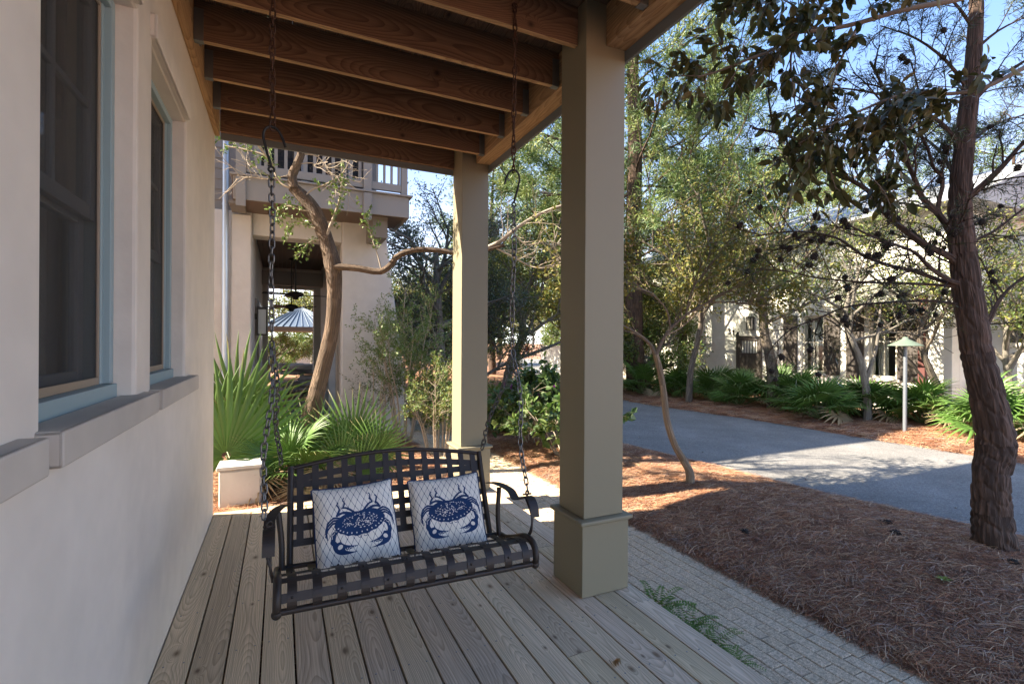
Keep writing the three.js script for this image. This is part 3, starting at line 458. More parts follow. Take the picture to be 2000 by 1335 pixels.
// loose straw and dry leaves lying on the beds
{
  R = RNG(77);
  const clump = (seed) => { const r = RNG(seed), P = [], I = []; for (let k = 0; k < 14; k++) { const a = r() * 7, L = 0.09 + r() * 0.10, x = (r() - 0.5) * 0.12, z = (r() - 0.5) * 0.12, y = r() * 0.014, w = 0.0008 + r() * 0.0006, b = (r() - 0.5) * 0.35, rise = r() < 0.25 ? 0.03 * r() : 0.006 * r(); let o = P.length / 3; for (let s = 0; s <= 3; s++) { const t = s / 3, an = a + b * t, px = x + cos(an) * L * (t - 0.5), pz = z + sin(an) * L * (t - 0.5), py = y + rise * t + 0.008 * sin(t * 3.1); P.push(px - sin(an) * w, py, pz + cos(an) * w, px + sin(an) * w, py + 0.0008, pz - cos(an) * w); if (s < 3) { const q = o + s * 2; I.push(q, q + 2, q + 1, q + 1, q + 2, q + 3); } } } const g = new THREE.BufferGeometry(); g.setAttribute('position', new THREE.Float32BufferAttribute(P, 3)); g.setIndex(I); g.computeVertexNormals(); return g; };
  const cols = STRAW.map((s) => new THREE.Color(s)); cols.push(new THREE.Color('#b99a7c'), new THREE.Color('#a08878'));
  const spots = []; const ok = (x, z) => min(sdRoad(x, z), sdPath(x, z)) > -0.07 + 0.05 * R() && !(x < 1.98 && z > -4.98);
  while (spots.length < 34000) { const x = rr(2.9, 6.4), z = -8 + 8.2 * pow(R(), 0.75); if (ok(x, z)) spots.push([x, z, 1]); }
  while (spots.length < 40000) { const x = rr(8.8, 13), z = rr(-13, -1.5); if (ok(x, z)) spots.push([x, z, 1.5]); }
  while (spots.length < 44500) { const x = rr(-2, 3), z = rr(-9, -4.95); if (ok(x, z)) spots.push([x, z, 1.2]); }
  const m4 = new THREE.Matrix4(), mesh = [0, 1, 2].map((k) => { const im = new THREE.InstancedMesh(clump(90 + k), std({ color: C(1, 1, 1), roughness: 0.95 }), floor(spots.length / 3)); im.name = numbered('pine_straw'); scene.add(tag(im, ['loose rust brown pine needles strewn over the beds', 'bent brown pine needles strewn over the beds', 'short brown pine needles strewn over the beds'][k], 'pine straw', null, 'stuff')); return im; });
  for (let k = 0; k < floor(spots.length / 3) * 3; k++) { const [x, z, s] = spots[k], im = mesh[k % 3]; m4.compose(V(x, gh(x, z) + 0.001, z), new THREE.Quaternion().setFromEuler(new THREE.Euler(rr(-0.12, 0.12), rr(0, 7), rr(-0.12, 0.12))), V(s, s, s)); im.setMatrixAt(floor(k / 3), m4); im.setColorAt(floor(k / 3), cols[floor(R() * cols.length)].clone().multiplyScalar(rr(0.9, 1.5))); }
  const lg = (() => { const L = new Leaves(); L.add(V(-0.5, 0, 0), V(1, 0, 0), V(0, 1, 0), 1, 0.36, C(1, 1, 1), 0.3); return L.geo; })(); lg.deleteAttribute('color');
  const N = 5200, im = new THREE.InstancedMesh(lg, std({ color: C(1, 1, 1), roughness: 0.85 }), N); im.name = 'fallen_leaves'; scene.add(tag(im, 'small dry leaves scattered over the pine straw', 'dry leaves', null, 'stuff'));
  const lc = [C(0.50, 0.41, 0.32), C(0.40, 0.30, 0.22), C(0.26, 0.14, 0.07), C(0.5, 0.44, 0.36), C(0.22, 0.12, 0.07), C(0.32, 0.27, 0.2)];
  for (let k = 0; k < N; k++) { let x, z; do { x = k % 5 ? rr(2.9, 6.2) : rr(-1, 13); z = k % 5 ? -7 + 7.2 * pow(R(), 0.7) : rr(-12, -1); } while (!(k % 40 === 0 ? sdRoad(x, z) > -0.8 && x > 3 : ok(x, z))); const s = rr(0.022, 0.055); m4.compose(V(x, (min(sdRoad(x, z), sdPath(x, z)) < -0.05 ? GY + 0.012 : gh(x, z) + 0.016), z), new THREE.Quaternion().setFromEuler(new THREE.Euler(rr(-0.5, 0.5), rr(0, 7), rr(-0.4, 0.4))), V(s, s, s)); im.setMatrixAt(k, m4); im.setColorAt(k, lc[floor(R() * 6)].clone().multiplyScalar(rr(0.7, 1.3))); }
}

// ---------------------------------------------------------------- the tan house beyond the deck end
const sidM = std({ color: C(0.20, 0.185, 0.165), roughness: 0.8, bumpMap: rep(stuccoBump, 2), bumpScale: 0.002 }), trimM = std({ color: C(0.25, 0.235, 0.215), roughness: 0.65 }), woodDark = joistMats[1], metalRoof = std({ color: C(0.15, 0.19, 0.24), roughness: 0.45, metalness: 0.4 }), tinM = std({ color: C(0.50, 0.58, 0.66), roughness: 0.35, metalness: 0.6 });
M.pane = new THREE.MeshPhysicalMaterial({ color: C(0.02, 0.022, 0.025), roughness: 0.04, metalness: 0, clearcoat: 1, clearcoatRoughness: 0.02, specularIntensity: 1 });
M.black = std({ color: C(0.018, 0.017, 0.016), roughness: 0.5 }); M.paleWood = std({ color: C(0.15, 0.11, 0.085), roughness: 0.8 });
{
  const N = thing('tan_house', 'tan stucco house with an overhanging balcony and open porch beyond the deck end', 'house'); R = RNG(81);
  const zf = -9, y0 = -0.25;
  part('wall', metreUV(panelZ(-12, -0.42, y0, 3.56, [], 0.45).translate(0, 0, zf)), M.tan, N);
  part('wall', metreUV(panelZ(-0.418, 0.958, 3.20, 3.56, [], 0.40).translate(0, 0, zf - 0.02)), M.tan, N);
  { const s = new THREE.Shape(); s.moveTo(0.96, y0); s.lineTo(2.21, y0); s.lineTo(1.68, 3.62); s.lineTo(0.96, 3.62); s.closePath(); const g = new THREE.ExtrudeGeometry(s, { depth: 1.05, bevelEnabled: true, bevelThickness: 0.02, bevelSize: 0.02, bevelOffset: -0.02, bevelSegments: 2 }).translate(0, 0, zf - 1.07); part('battered_pier', metreUV(g), M.tan, N, 'battered stucco pier that widens toward the ground'); }
  part('pilaster', rbox(-0.72, -0.425, y0, 3.50, zf + 0.001, zf + 0.09, 0.02), M.tan, N);
  // open porch behind the opening
  part('porch_floor', box(-0.9, 2.2, y0 - 0.1, -0.06, -14.2, zf - 0.46), std({ color: C(0.3, 0.27, 0.23), roughness: 0.9 }), N);
  part('wall', metreUV(box(-0.62, -0.42, y0, 3.5, -14.2, zf - 0.452)), M.tan, N); part('wall', metreUV(box(0.97, 1.3, y0, 3.5, -14.2, -11.6)), M.tan, N); part('wall', metreUV(panelZ(-0.62, 2.0, y0, 3.5, [[-0.30, 0.80, -0.2, 2.86]], 0.3, 0.01).translate(0, 0, -14.201)), M.tan, N);
  for (let k = 0; k < 16; k++) part('ceiling_board', box(-0.419 + k * 0.09, -0.419 + k * 0.09 + 0.086, 3.38, 3.41, -14.19, zf - 0.46), M.paleWood, N);
  part('header_beam', box(-0.418, 0.965, 2.86, 3.2, -13.6, -13.4), trimM, N);
  part('door', box(-0.418, -0.40, -0.05, 2.15, -10.95, -10.05), std({ color: C(0.10, 0.09, 0.08), roughness: 0.6 }), N); part('door_frame', merge(box(-0.419, -0.385, -0.05, 2.25, -10.05, -9.97), box(-0.419, -0.385, -0.05, 2.25, -11.03, -10.95), box(-0.419, -0.386, 2.151, 2.25, -10.949, -10.051)), trimM, N);
  for (const zz of [-12.0, -12.9]) { part('door', box(-0.418, -0.40, -0.05, 2.3, zz - 0.35, zz + 0.35), std({ color: C(0.28, 0.30, 0.32), roughness: 0.4 }), N); }
  part('jamb_trim', box(0.925, 0.962, -0.2, 3.19, -9.40, -9.30), trimM, N);
  // lantern
  const la = thing('wall_lantern', 'black box lantern on the wall inside the tan house porch', 'lantern', null, V(-0.30, 1.85, -9.95));
  part('cage', merge(...[[-1, -1], [1, -1], [1, 1], [-1, 1]].map(([a, b]) => box(a * 0.07 - 0.008, a * 0.07 + 0.008, -0.24, 0.2, b * 0.07 - 0.008, b * 0.07 + 0.008)), box(-0.085, 0.085, 0.2, 0.24, -0.085, 0.085), box(-0.085, 0.085, -0.265, -0.241, -0.085, 0.085)), M.black, la); part('glass', box(-0.066, 0.066, -0.238, 0.198, -0.066, 0.066), std({ color: C(0.35, 0.38, 0.38), roughness: 0.2 }), la); part('bracket', box(-0.125, -0.086, 0.02, 0.12, -0.03, 0.03), M.black, la);
  // ceiling fans
  for (const [x, y, z, r0, lb] of [[0.27, 2.43, -10.9, 0.3, 'nearer black ceiling fan hanging in the tan house porch'], [0.22, 2.27, -12.4, 0.9, 'farther black ceiling fan hanging in the tan house porch']]) {
    const f = thing('ceiling_fan', lb, 'fan', 'porch ceiling fans', V(x, y, z));
    part('downrod', rod(V(0, 0.05, 0), V(0, 3.379 - y, 0), 0.014), M.black, f); part('canopy', new THREE.CylinderGeometry(0.04, 0.07, 0.05, 14).translate(0, 3.354 - y, 0), M.black, f);
    part('motor', new THREE.LatheGeometry([[0, -0.11], [0.05, -0.105], [0.06, -0.06], [0.15, -0.03], [0.16, 0.0], [0.12, 0.04], [0.03, 0.06], [0, 0.062]].map(([a, b]) => new THREE.Vector2(a, b)), 20), M.black, f);
    for (let k = 0; k < 4; k++) part('blade', box(0.14, 0.62, -0.012, -0.004, -0.06, 0.06).rotateX(0.2).rotateY(r0 + k * PI / 2), M.black, f);
  }
  // upper storey with shingle courses, balcony and railing
  const uw = zf - 0.10;
  part('upper_wall', box(-5, 1.55, 3.565, 8.6, -20, uw), sidM, N);
  for (let k = 0; k < 12; k++) part('siding_course', metreUV(new THREE.BoxGeometry(4.1, 0.168, 0.03).rotateX(-0.07).translate(-2.87, 3.64 + k * 0.166, uw + 0.018)), sidM, N, 'grey shingle course');
  const ew = new MB(); ew.add(box(-5.1, 2.2, 8.6, 8.85, -20.5, -8.2)); part('roof', box(-12.3, -5.102, 3.57, 3.8, -20, -8.9), metalRoof, N); part('roof', ew.geo, metalRoof, N);  // unseen roofs and storey height, set to shape the shadow beside the sunlit strip
  part('balcony_floor', box(-0.64, 1.86, 3.55, 3.80, uw + 0.036, -8.04), M.paleWood, N);
  part('balcony_fascia', rbox(-0.62, 1.88, 3.50, 3.83, -8.038, -8.0, 0.006), trimM, N); part('balcony_fascia', rbox(1.861, 1.90, 3.50, 3.83, uw + 0.036, -8.04, 0.006), trimM, N);
  part('ledge', rbox(-0.66, 1.94, 3.832, 3.862, uw + 0.036, -7.955, 0.006), trimM, N);
  for (const x of [-0.585, 1.165]) part('balcony_bracket', rbox(x, x + 0.125, 3.40, 3.82, -7.998, -7.962, 0.005), trimM, N);
  for (const x of [-0.585, 1.165]) part('balcony_post', rbox(x, x + 0.125, 3.863, 5.4, -8.09, -7.97, 0.005), trimM, N); part('balcony_post', rbox(1.76, 1.86, 3.863, 4.9, -8.09, -7.99, 0.005), trimM, N);
  part('bottom_rail', rbox(-0.457, 1.162, 3.90, 4.02, -8.06, -8.0, 0.006), trimM, N); part('bottom_rail', rbox(1.293, 1.757, 3.90, 4.02, -8.06, -8.0, 0.006), trimM, N); part('top_rail', rbox(-0.457, 1.162, 4.80, 4.88, -8.07, -7.99, 0.006), trimM, N); part('top_rail', rbox(1.293, 1.757, 4.80, 4.88, -8.07, -7.99, 0.006), trimM, N);
  for (let k = 0; k < 12; k++) part('baluster', box(-0.36 + k * 0.132, -0.315 + k * 0.132, 4.021, 4.799, -8.05, -8.01), trimM, N);
  for (let k = 0; k < 4; k++) part('baluster', box(1.36 + k * 0.115, 1.395 + k * 0.115, 4.021, 4.799, -8.05, -8.01), trimM, N);
  part('corbel', box(1.36, 1.60, 3.2, 3.548, -8.95, -8.3), sidM, N); part('corbel', box(-0.70, -0.5, 3.505, 3.549, -8.9, -8.3), sidM, N);
  for (const [a, b] of [[-0.30, 0.30], [0.40, 1.0], [1.08, 1.42]]) { const w = new THREE.Group(); w.name = 'window'; N.add(w); part('window_frame', merge(box(a - 0.05, a, 3.82, 6.0, uw + 0.037, uw + 0.07), box(b, b + 0.05, 3.82, 6.0, uw + 0.037, uw + 0.07), box(a, b, 5.95, 6.0, uw + 0.037, uw + 0.07)), trimM, w); part('pane', box(a, b, 3.82, 5.95, uw + 0.04, uw + 0.05), M.pane, w); }
  const ds = thing('downspout', 'pale blue grey metal downspout on the tan house corner', 'downspout');
  part('pipe', rod(V(-0.79, -0.15, zf + 0.08), V(-0.79, 6.0, zf + 0.13), 0.045, 12), tinM, ds); for (const y of [1.1, 3.0, 3.62]) part('strap', new THREE.CylinderGeometry(0.05, 0.05, 0.03, 14).translate(-0.79, y, zf + 0.08 + (y + 0.15) / 6.15 * 0.05), tinM, ds);
  // courtyard seen through the porch: pavilion, sunny wall, stacked stones
  const pv = thing('garden_pavilion', 'open pavilion with a blue grey metal roof seen through the tan house porch', 'pavilion', null, V(0.75, 0, -22));
  { const g = new THREE.CylinderGeometry(0.01, 2.1, 0.85, 4).rotateY(PI / 4).translate(0, 2.45, 0); part('roof', g, metalRoof, pv); part('fascia', box(-1.5, 1.5, 1.86, 2.02, -1.5, 1.5), trimM, pv); for (const [a, b] of [[-1.3, -1.3], [1.3, -1.3], [1.3, 1.3], [-1.3, 1.3]]) part('post', box(a - 0.07, a + 0.07, GY, 1.858, b - 0.07, b + 0.07), M.black, pv); for (let k = 0; k < 13; k++) part('roof_seam', rod(V(-1.4 + k * 0.234, 2.05, 1.475), V((-1.4 + k * 0.234) * 0.05, 2.86, 0.06), 0.014, 5), metalRoof, pv); }
  const cw = part('courtyard_wall', metreUV(box(-6, 6, GY - 0.1, 1.7, -30.2, -30)), M.white); tag(cw, 'sunlit white courtyard wall behind the pavilion', 'wall');
  R = RNG(91);
  const stoneM = [C(0.25, 0.25, 0.255), C(0.20, 0.205, 0.22), C(0.32, 0.31, 0.30)].map((c) => std({ color: c, roughness: 0.9, bumpMap: rep(stuccoBump, 3), bumpScale: 0.02 }));
  const st = thing('stone_stack', 'stacked grey ledge stones of a garden waterfall seen through the porch', 'rocks', null, V(0.55, -0.1, -15.6));
  for (let k = 0; k < 22; k++) { const g = new THREE.IcosahedronGeometry(1, 2), P = g.attributes.position, s = V(rr(0.25, 0.45), rr(0.07, 0.13), rr(0.2, 0.35)), o = rr(0, 9); for (let i = 0; i < P.count; i++) { const v = V(P.getX(i), P.getY(i), P.getZ(i)), n = 1 + 0.18 * sin(v.x * 3 + o) * sin(v.y * 4 + o) + 0.1 * sin(v.z * 7 + o); P.setXYZ(i, clamp(v.x * n, -0.8, 0.8) * s.x, clamp(v.y * n, -0.7, 0.7) * s.y, v.z * n * s.z); } g.computeVertexNormals(); const l = floor(k / 4); part('stone', metreUV(g.rotateY(rr(-0.4, 0.4)).translate(rr(-0.6, 0.6) * (1 - l * 0.1), 0.05 + l * 0.16 + rr(-0.02, 0.02), rr(-0.3, 0.3))), stoneM[k % 3], st); }
}

// ---------------------------------------------------------------- the white house across the lane
{
  const fx = 13.2, B = thing('white_house', 'white stucco house across the lane with dark shutters behind palmettos', 'house'); R = RNG(95);
  const shutM = std({ color: C(0.070, 0.058, 0.050), roughness: 0.6 }), crm = std({ color: C(0.62, 0.58, 0.50), roughness: 0.6 });
  const W1 = [-9.05, -8.42, 0.70, 2.25], W2 = [-7.30, -6.68, 0.66, 2.35];
  part('wall', (() => { const q = panelX(-17, -5.62, -0.4, 4.5, [W1, W2], 0.3, 0.012); q.translate(fx + 0.3, 0, 0); return metreUV(q); })(), M.white, B);
  part('wall', metreUV(box(fx + 0.302, fx + 8, -0.4, 4.5, -5.9, -5.62)), M.white, B); part('wall', metreUV(box(fx + 0.302, fx + 8, -0.4, 4.5, -17, -16.7)), M.white, B); part('wall', metreUV(box(fx + 8.01, fx + 8.3, -0.4, 4.5, -17, -5.62)), M.white, B);
  part('interior_floor', box(fx + 0.301, fx + 8, -0.1, 0.0, -16.69, -5.91), M.room, B); part('interior_ceiling', box(fx + 0.301, fx + 8, 3.0, 3.1, -16.69, -5.91), M.room, B);
  { const r = new THREE.Shape(); r.moveTo(fx - 0.6, 4.5); r.lineTo(fx + 8.9, 4.5); r.lineTo(fx + 4.15, 6.2); r.closePath(); part('roof', metreUV(new THREE.ExtrudeGeometry(r, { depth: 12.4, bevelEnabled: false }).translate(0, 0.001, -17.5)), std({ color: C(0.30, 0.30, 0.29), roughness: 0.6 }), B); }
  for (const [a, b, c, d] of [W1, W2]) {
    const w = new THREE.Group(); w.name = 'window'; B.add(w); const f = new MB(), x = fx + 0.06;
    f.add(box(x, x + 0.06, c + 0.003, d - 0.003, a + 0.003, a + 0.06)).add(box(x, x + 0.06, c + 0.003, d - 0.003, b - 0.06, b - 0.003)).add(box(x, x + 0.06, d - 0.06, d - 0.003, a + 0.06, b - 0.06)).add(box(x - 0.02, x + 0.06, c + 0.003, c + 0.06, a + 0.0605, b - 0.0605));
    const my = lerp(c, d, 0.53), mz = (a + b) / 2; f.add(box(x + 0.01, x + 0.05, my - 0.022, my + 0.022, a + 0.061, b - 0.061)).add(box(x + 0.015, x + 0.045, c + 0.061, my - 0.0225, mz - 0.012, mz + 0.012)).add(box(x + 0.015, x + 0.045, my + 0.0225, d - 0.061, mz - 0.012, mz + 0.012));
    part('window_frame', f.geo, crm, w); part('pane', box(x + 0.027, x + 0.031, c + 0.05, d - 0.05, a + 0.05, b - 0.05), M.glass, w);
    part('stone_sill', rbox(fx - 0.05, fx + 0.08, c - 0.07, c + 0.001, a - 0.08, b + 0.08, 0.006), M.white, w);
    const cg = new THREE.PlaneGeometry(0.22, d - c, 24, 1), P = cg.attributes.position; for (let k = 0; k < P.count; k++) P.setZ(k, 0.02 * sin(P.getX(k) * 90)); cg.computeVertexNormals(); for (const zz of [a + 0.12, b - 0.12]) part('curtain', cg.clone().rotateY(PI / 2).translate(fx + 0.42, (c + d) / 2, zz), M.curtain, w);
    for (const s of [-1, 1]) {
      const sh = new THREE.Group(); sh.name = 'shutter'; sh.position.set(fx - 0.025, (c + d) / 2, s < 0 ? a - 0.10 - 0.21 : b + 0.02 + 0.21); if (s > 0) sh.rotation.y = 0.0; B.add(sh);
      part('board', box(-0.015, 0.015, -(d - c) / 2 - 0.03, (d - c) / 2 + 0.03, -0.205, 0.205), shutM, sh); part('batten', merge(box(-0.033, -0.0155, (d - c) / 2 - 0.28, (d - c) / 2 - 0.16, -0.2, 0.2), box(-0.033, -0.0155, -(d - c) / 2 + 0.14, -(d - c) / 2 + 0.26, -0.2, 0.2)), shutM, sh); for (const zz of [-0.1, 0, 0.1]) part('groove', box(-0.0165, -0.0152, -(d - c) / 2 + 0.27, (d - c) / 2 - 0.29, zz - 0.003, zz + 0.003), M.black, sh);
    }
  }
  // window hood with standing seams
  { const A = new THREE.Group(); A.name = 'awning'; B.add(A); const z0 = -8.05, z1 = -6.25, P = [fx - 0.75, 2.42, z0, fx - 0.75, 2.42, z1, fx - 0.003, 2.95, z1 - 0.35, fx - 0.003, 2.95, z0 + 0.35], gg = new THREE.BufferGeometry(); const tri = (q) => q; const top = V(fx - 0.003, 2.95, 0); const pos = [], ad = (...v) => v.forEach((p) => pos.push(...p)); const a = [fx - 0.75, 2.42, z0], b = [fx - 0.75, 2.42, z1], c = [fx - 0.003, 2.95, z1 - 0.35], d = [fx - 0.003, 2.95, z0 + 0.35], e = [fx - 0.003, 2.42, z0], f = [fx - 0.003, 2.42, z1]; ad(a, b, c, a, c, d, a, d, e, b, f, c, a, e, f, a, f, b, e, d, c, e, c, f); gg.setAttribute('position', new THREE.Float32BufferAttribute(pos, 3)); gg.computeVertexNormals(); part('hood', gg, std({ color: C(0.42, 0.41, 0.33), roughness: 0.5 }), A); for (let k = 0; k < 6; k++) { const t = (k + 0.5) / 6; part('seam', rod(V(fx - 0.75, 2.432, lerp(z0, z1, t)), V(fx - 0.01, 2.962, lerp(z0 + 0.35, z1 - 0.35, t)), 0.012, 5), std({ color: C(0.38, 0.37, 0.30), roughness: 0.5 }), A); } }
  // entry gate, number, lantern
  const gt = thing('entry_gate', 'dark plank door with a small barred opening in the white house wall', 'door', null, V(fx - 0.005, 0, -10.73));
  part('frame', merge(box(-0.06, -0.001, -0.3, 1.72, -0.45, -0.385), box(-0.06, -0.001, -0.3, 1.72, 0.385, 0.45), box(-0.06, -0.001, 1.66, 1.72, -0.384, 0.384)), shutM, gt);
  for (let k = 0; k < 6; k++) part('plank', box(-0.04, -0.002, -0.3, 1.19, -0.383 + k * 0.128, -0.383 + k * 0.128 + 0.122), shutM, gt);
  part('rail', box(-0.042, -0.003, 1.58, 1.655, -0.383, 0.383), shutM, gt); part('rail', box(-0.042, -0.003, 1.192, 1.579, -0.383, -0.27), shutM, gt); part('rail', box(-0.042, -0.003, 1.192, 1.579, 0.30, 0.383), shutM, gt); part('backing', box(-0.004, -0.002, 1.192, 1.579, -0.269, 0.299), M.white, gt, 'bright pale panel behind the bars'); for (let k = 0; k < 5; k++) part('bar', rod(V(-0.02, 1.19, -0.18 + k * 0.1), V(-0.02, 1.585, -0.18 + k * 0.1), 0.011, 6), M.black, gt);
  const font = await new FontLoader().loadAsync('fonts/droid/droid_sans_bold.typeface.json');
  const hn = thing('house_number', 'black house number 314 mounted on the white wall beside the dark door', 'house number', null, V(fx - 0.012, 1.80, -11.55));
  [...'314'].forEach((ch, k) => part('digit', new TextGeometry(ch, { font, size: 0.17, depth: 0.012, curveSegments: 6 }).rotateY(-PI / 2).translate(0, -k * 0.055, k * 0.16), M.black, hn));
  const gl = thing('wall_lantern', 'small black lantern on the white wall above the dark door', 'lantern', null, V(fx - 0.11, 2.12, -10.62)); part('cage', merge(...[[-1, -1], [1, -1], [1, 1], [-1, 1]].map(([a, b]) => box(a * 0.07 - 0.01, a * 0.07 + 0.01, -0.2, 0.15, b * 0.07 - 0.01, b * 0.07 + 0.01)), box(-0.09, 0.09, 0.15, 0.19, -0.09, 0.09), box(-0.09, 0.09, -0.22, -0.2, -0.09, 0.09)), M.black, gl); part('glass', box(-0.055, 0.055, -0.19, 0.14, -0.055, 0.055), std({ color: C(0.4, 0.38, 0.33), roughness: 0.2 }), gl); part('bracket', box(0.091, 0.1095, -0.05, 0.1, -0.04, 0.04), M.black, gl);
  const pst = thing('timber_post', 'reddish brown timber post in front of the white house', 'post', null, V(12.6, 0, -5.88)); part('shaft', rbox(-0.065, 0.065, gh(12.6, -5.88) - 0.05, 2.5, -0.065, 0.065, 0.006), std({ color: C(0.11, 0.035, 0.028), roughness: 0.75 }), pst); part('cap', box(-0.085, 0.085, 2.501, 2.54, -0.085, 0.085), std({ color: C(0.10, 0.033, 0.027), roughness: 0.75 }), pst);
  // recessed bay to the side and low walls
  const bw = thing('garden_wall', 'low white stucco garden wall beyond the recessed bay', 'wall', 'white garden walls'); part('wall', metreUV(rbox(fx + 0.6, fx + 0.85, -0.4, 0.62, -5.6, 3, 0.02)), M.white, bw); part('coping', rbox(fx + 0.56, fx + 0.89, 0.622, 0.68, -5.6, 3, 0.012), M.white, bw);
  const by = thing('recessed_bay', 'pinkish stucco wall of a recessed bay beside the white house', 'wall'); part('wall', metreUV(box(fx + 1.6, fx + 1.85, -0.4, 4.0, -5.6, -1.8)), M.tan, by); { const w = new THREE.Group(); w.name = 'window'; by.add(w); part('window_frame', merge(box(fx + 1.56, fx + 1.598, 1.45, 2.5, -5.35, -5.27), box(fx + 1.56, fx + 1.598, 1.45, 2.5, -4.6, -4.52), box(fx + 1.561, fx + 1.597, 1.45, 1.53, -5.269, -4.601)), crm, w); part('pane', box(fx + 1.585, fx + 1.594, 1.5, 2.5, -5.28, -4.6), M.pane, w); }
  const sw = thing('garden_wall', 'lower white wall running back beside the dark door corner', 'wall', 'white garden walls'); part('wall', metreUV(rbox(13.0, 13.25, -0.4, 1.25, -24, -17.05, 0.02)), M.white, sw); part('coping', rbox(12.96, 13.29, 1.252, 1.31, -24, -17.05, 0.012), M.white, sw);
  // path light
  const pl = thing('path_light', 'slender path light with a pale green mushroom cap beside the lane', 'lamp', null, V(10.16, gh(10.16, -5.01), -5.01)); const grn = std({ color: C(0.15, 0.195, 0.145), roughness: 0.5, metalness: 0.2 });
  part('pole', new THREE.CylinderGeometry(0.03, 0.032, 1.55, 14).translate(0, 0.765, 0), std({ color: C(0.22, 0.24, 0.26), roughness: 0.5, metalness: 0.5 }), pl);
  part('cap', new THREE.LatheGeometry([[0.004, 1.72], [0.035, 1.715], [0.05, 1.68], [0.11, 1.645], [0.20, 1.60], [0.265, 1.562], [0.262, 1.556], [0.18, 1.588], [0.05, 1.64], [0.004, 1.645]].map(([a, b]) => new THREE.Vector2(a, b)), 32), grn, pl); part('collar', new THREE.CylinderGeometry(0.026, 0.026, 0.12, 12).translate(0, 1.60, 0), grn, pl);
}

// ---------------------------------------------------------------- plants
const leafM = (o = {}) => new THREE.MeshPhysicalMaterial({ color: C(1.3, 1.3, 1.3), vertexColors: true, roughness: 0.62, transmission: 0.32, thickness: 0, specularIntensity: 0.5, ...o });
M.leaf = leafM({ transmission: 0.5 }); M.waxy = leafM({ roughness: 0.42, transmission: 0.18 }); M.needle = leafM({ roughness: 0.6, transmission: 0.5 });
function barkMat(c, seed, scale, depth, dark = 0.45) {
  const a = fbm(seed, 6, 4), b = fbm(seed + 5, 16, 3);
  const f = (u, v) => { const w = a(u, v * 0.35) * 0.55; return clamp((b((u * 1.0 + w * 0.3) % 1, v * 0.28 + w * 0.2) - 0.38) * 2.2); };
  return std({ map: rep(tex(256, 512, (u, v) => { const k = f(u, v), n = a(u, v); return mix3([c[0] * dark, c[1] * dark, c[2] * dark], c, k * 0.8 + n * 0.25); }), 2.5 * scale, 1.2 * scale), bumpMap: rep(tex(256, 512, f, false), 2.5 * scale, 1.2 * scale), bumpScale: depth, roughness: 0.95 });
}
M.pineBark = barkMat([0.48, 0.385, 0.325], 801, 1, 0.012, 0.5); M.oakBark = barkMat([0.50, 0.45, 0.39], 811, 1.3, 0.010, 0.62); M.paleBark = barkMat([0.66, 0.585, 0.49], 821, 1.2, 0.006, 0.66); M.greyBark = barkMat([0.58, 0.55, 0.50], 831, 1.2, 0.008, 0.66); M.crookBark = barkMat([0.60, 0.505, 0.42], 841, 2.6, 0.016, 0.55); M.twig = std({ color: C(0.17, 0.13, 0.095), roughness: 0.9 }); M.paleTwig = std({ color: C(0.36, 0.30, 0.23), roughness: 0.9 });
const px = (list, depth) => list.map(([u, v, d]) => at(u, v, d ?? depth));
// a wandering branch with children; fills a wood collector and a list of tips
function branch(W, p, d, len, r, lvl, o, tips) {
  const pts = [p.clone()], dirs = [], n = 4, cur = p.clone(), dir = d.clone();
  for (let i = 0; i < n; i++) { dir.addScaledVector(rdir(), o.wander).add(V(0, o.up, 0)).normalize(); cur.addScaledVector(dir, len / n); pts.push(cur.clone()); dirs.push(dir.clone()); }
  W.add(tube(pts, [r, max(r * 0.5, o.rmin)], lvl > 1 ? 7 : lvl > 0 ? 5 : 3, lvl > 0 ? 6 : 3));
  if (lvl <= 0) { for (let i = 1; i <= n; i++) tips.push([pts[i], dirs[i - 1]]); return; }
  const k = o.kids[min(lvl, o.kids.length - 1)];
  for (let i = 0; i < k; i++) { const t = lerp(o.from ?? 0.3, 1, (i + R()) / k), f = t * n, j = min(n - 1, floor(f)), q = pts[j].clone().lerp(pts[j + 1], f - j), ax = rdir().cross(dirs[j]).normalize(), cd = dirs[j].clone().applyAxisAngle(ax, o.ang * rr(0.6, 1.25)); branch(W, q, cd, len * o.shrink * rr(0.7, 1.2), max(r * 0.52, o.rmin), lvl - 1, o, tips); }
  tips.push([pts[n], dirs[n - 1]]);
}
const limbTips = (pts, a = 0.4, n = 8) => { const c = new THREE.CatmullRomCurve3(pts, false, 'centripetal'), out = []; for (let k = 0; k < n; k++) { const t = lerp(a, 1, (k + 0.5) / n); out.push([c.getPoint(t), c.getTangent(t)]); } return out; };
function leafAt(L, tips, n, spread, len, wid, cols, hang = 0, round = false) { for (const [p, d] of tips) for (let k = 0; k < n; k++) { const q = p.clone().add(V(gauss(), gauss(), gauss()).multiplyScalar(spread)), dd = rdir().addScaledVector(d, 0.7).add(V(0, -hang, 0)).normalize(), s = rr(0.7, 1.25); L[round ? 'addR' : 'add'](q, dd, rdir().add(V(0, 1.2, 0)), len * s, wid * s, shade(cols[floor(R() * cols.length)], 0.22)); } }
function needleAt(L, tips, n, len, wid, cols, spread = 0.05) { for (const [p, d] of tips) { const col = cols[floor(R() * cols.length)]; for (let k = 0; k < n; k++) { const q = p.clone().add(V(gauss(), gauss(), gauss()).multiplyScalar(spread)).addScaledVector(d, rr(-0.1, 0.06)), dd = rdir().addScaledVector(d, 0.8).normalize(); L.add(q, dd, rdir(), len * rr(0.7, 1.2), wid, shade(col, 0.2), 0.1); } } }
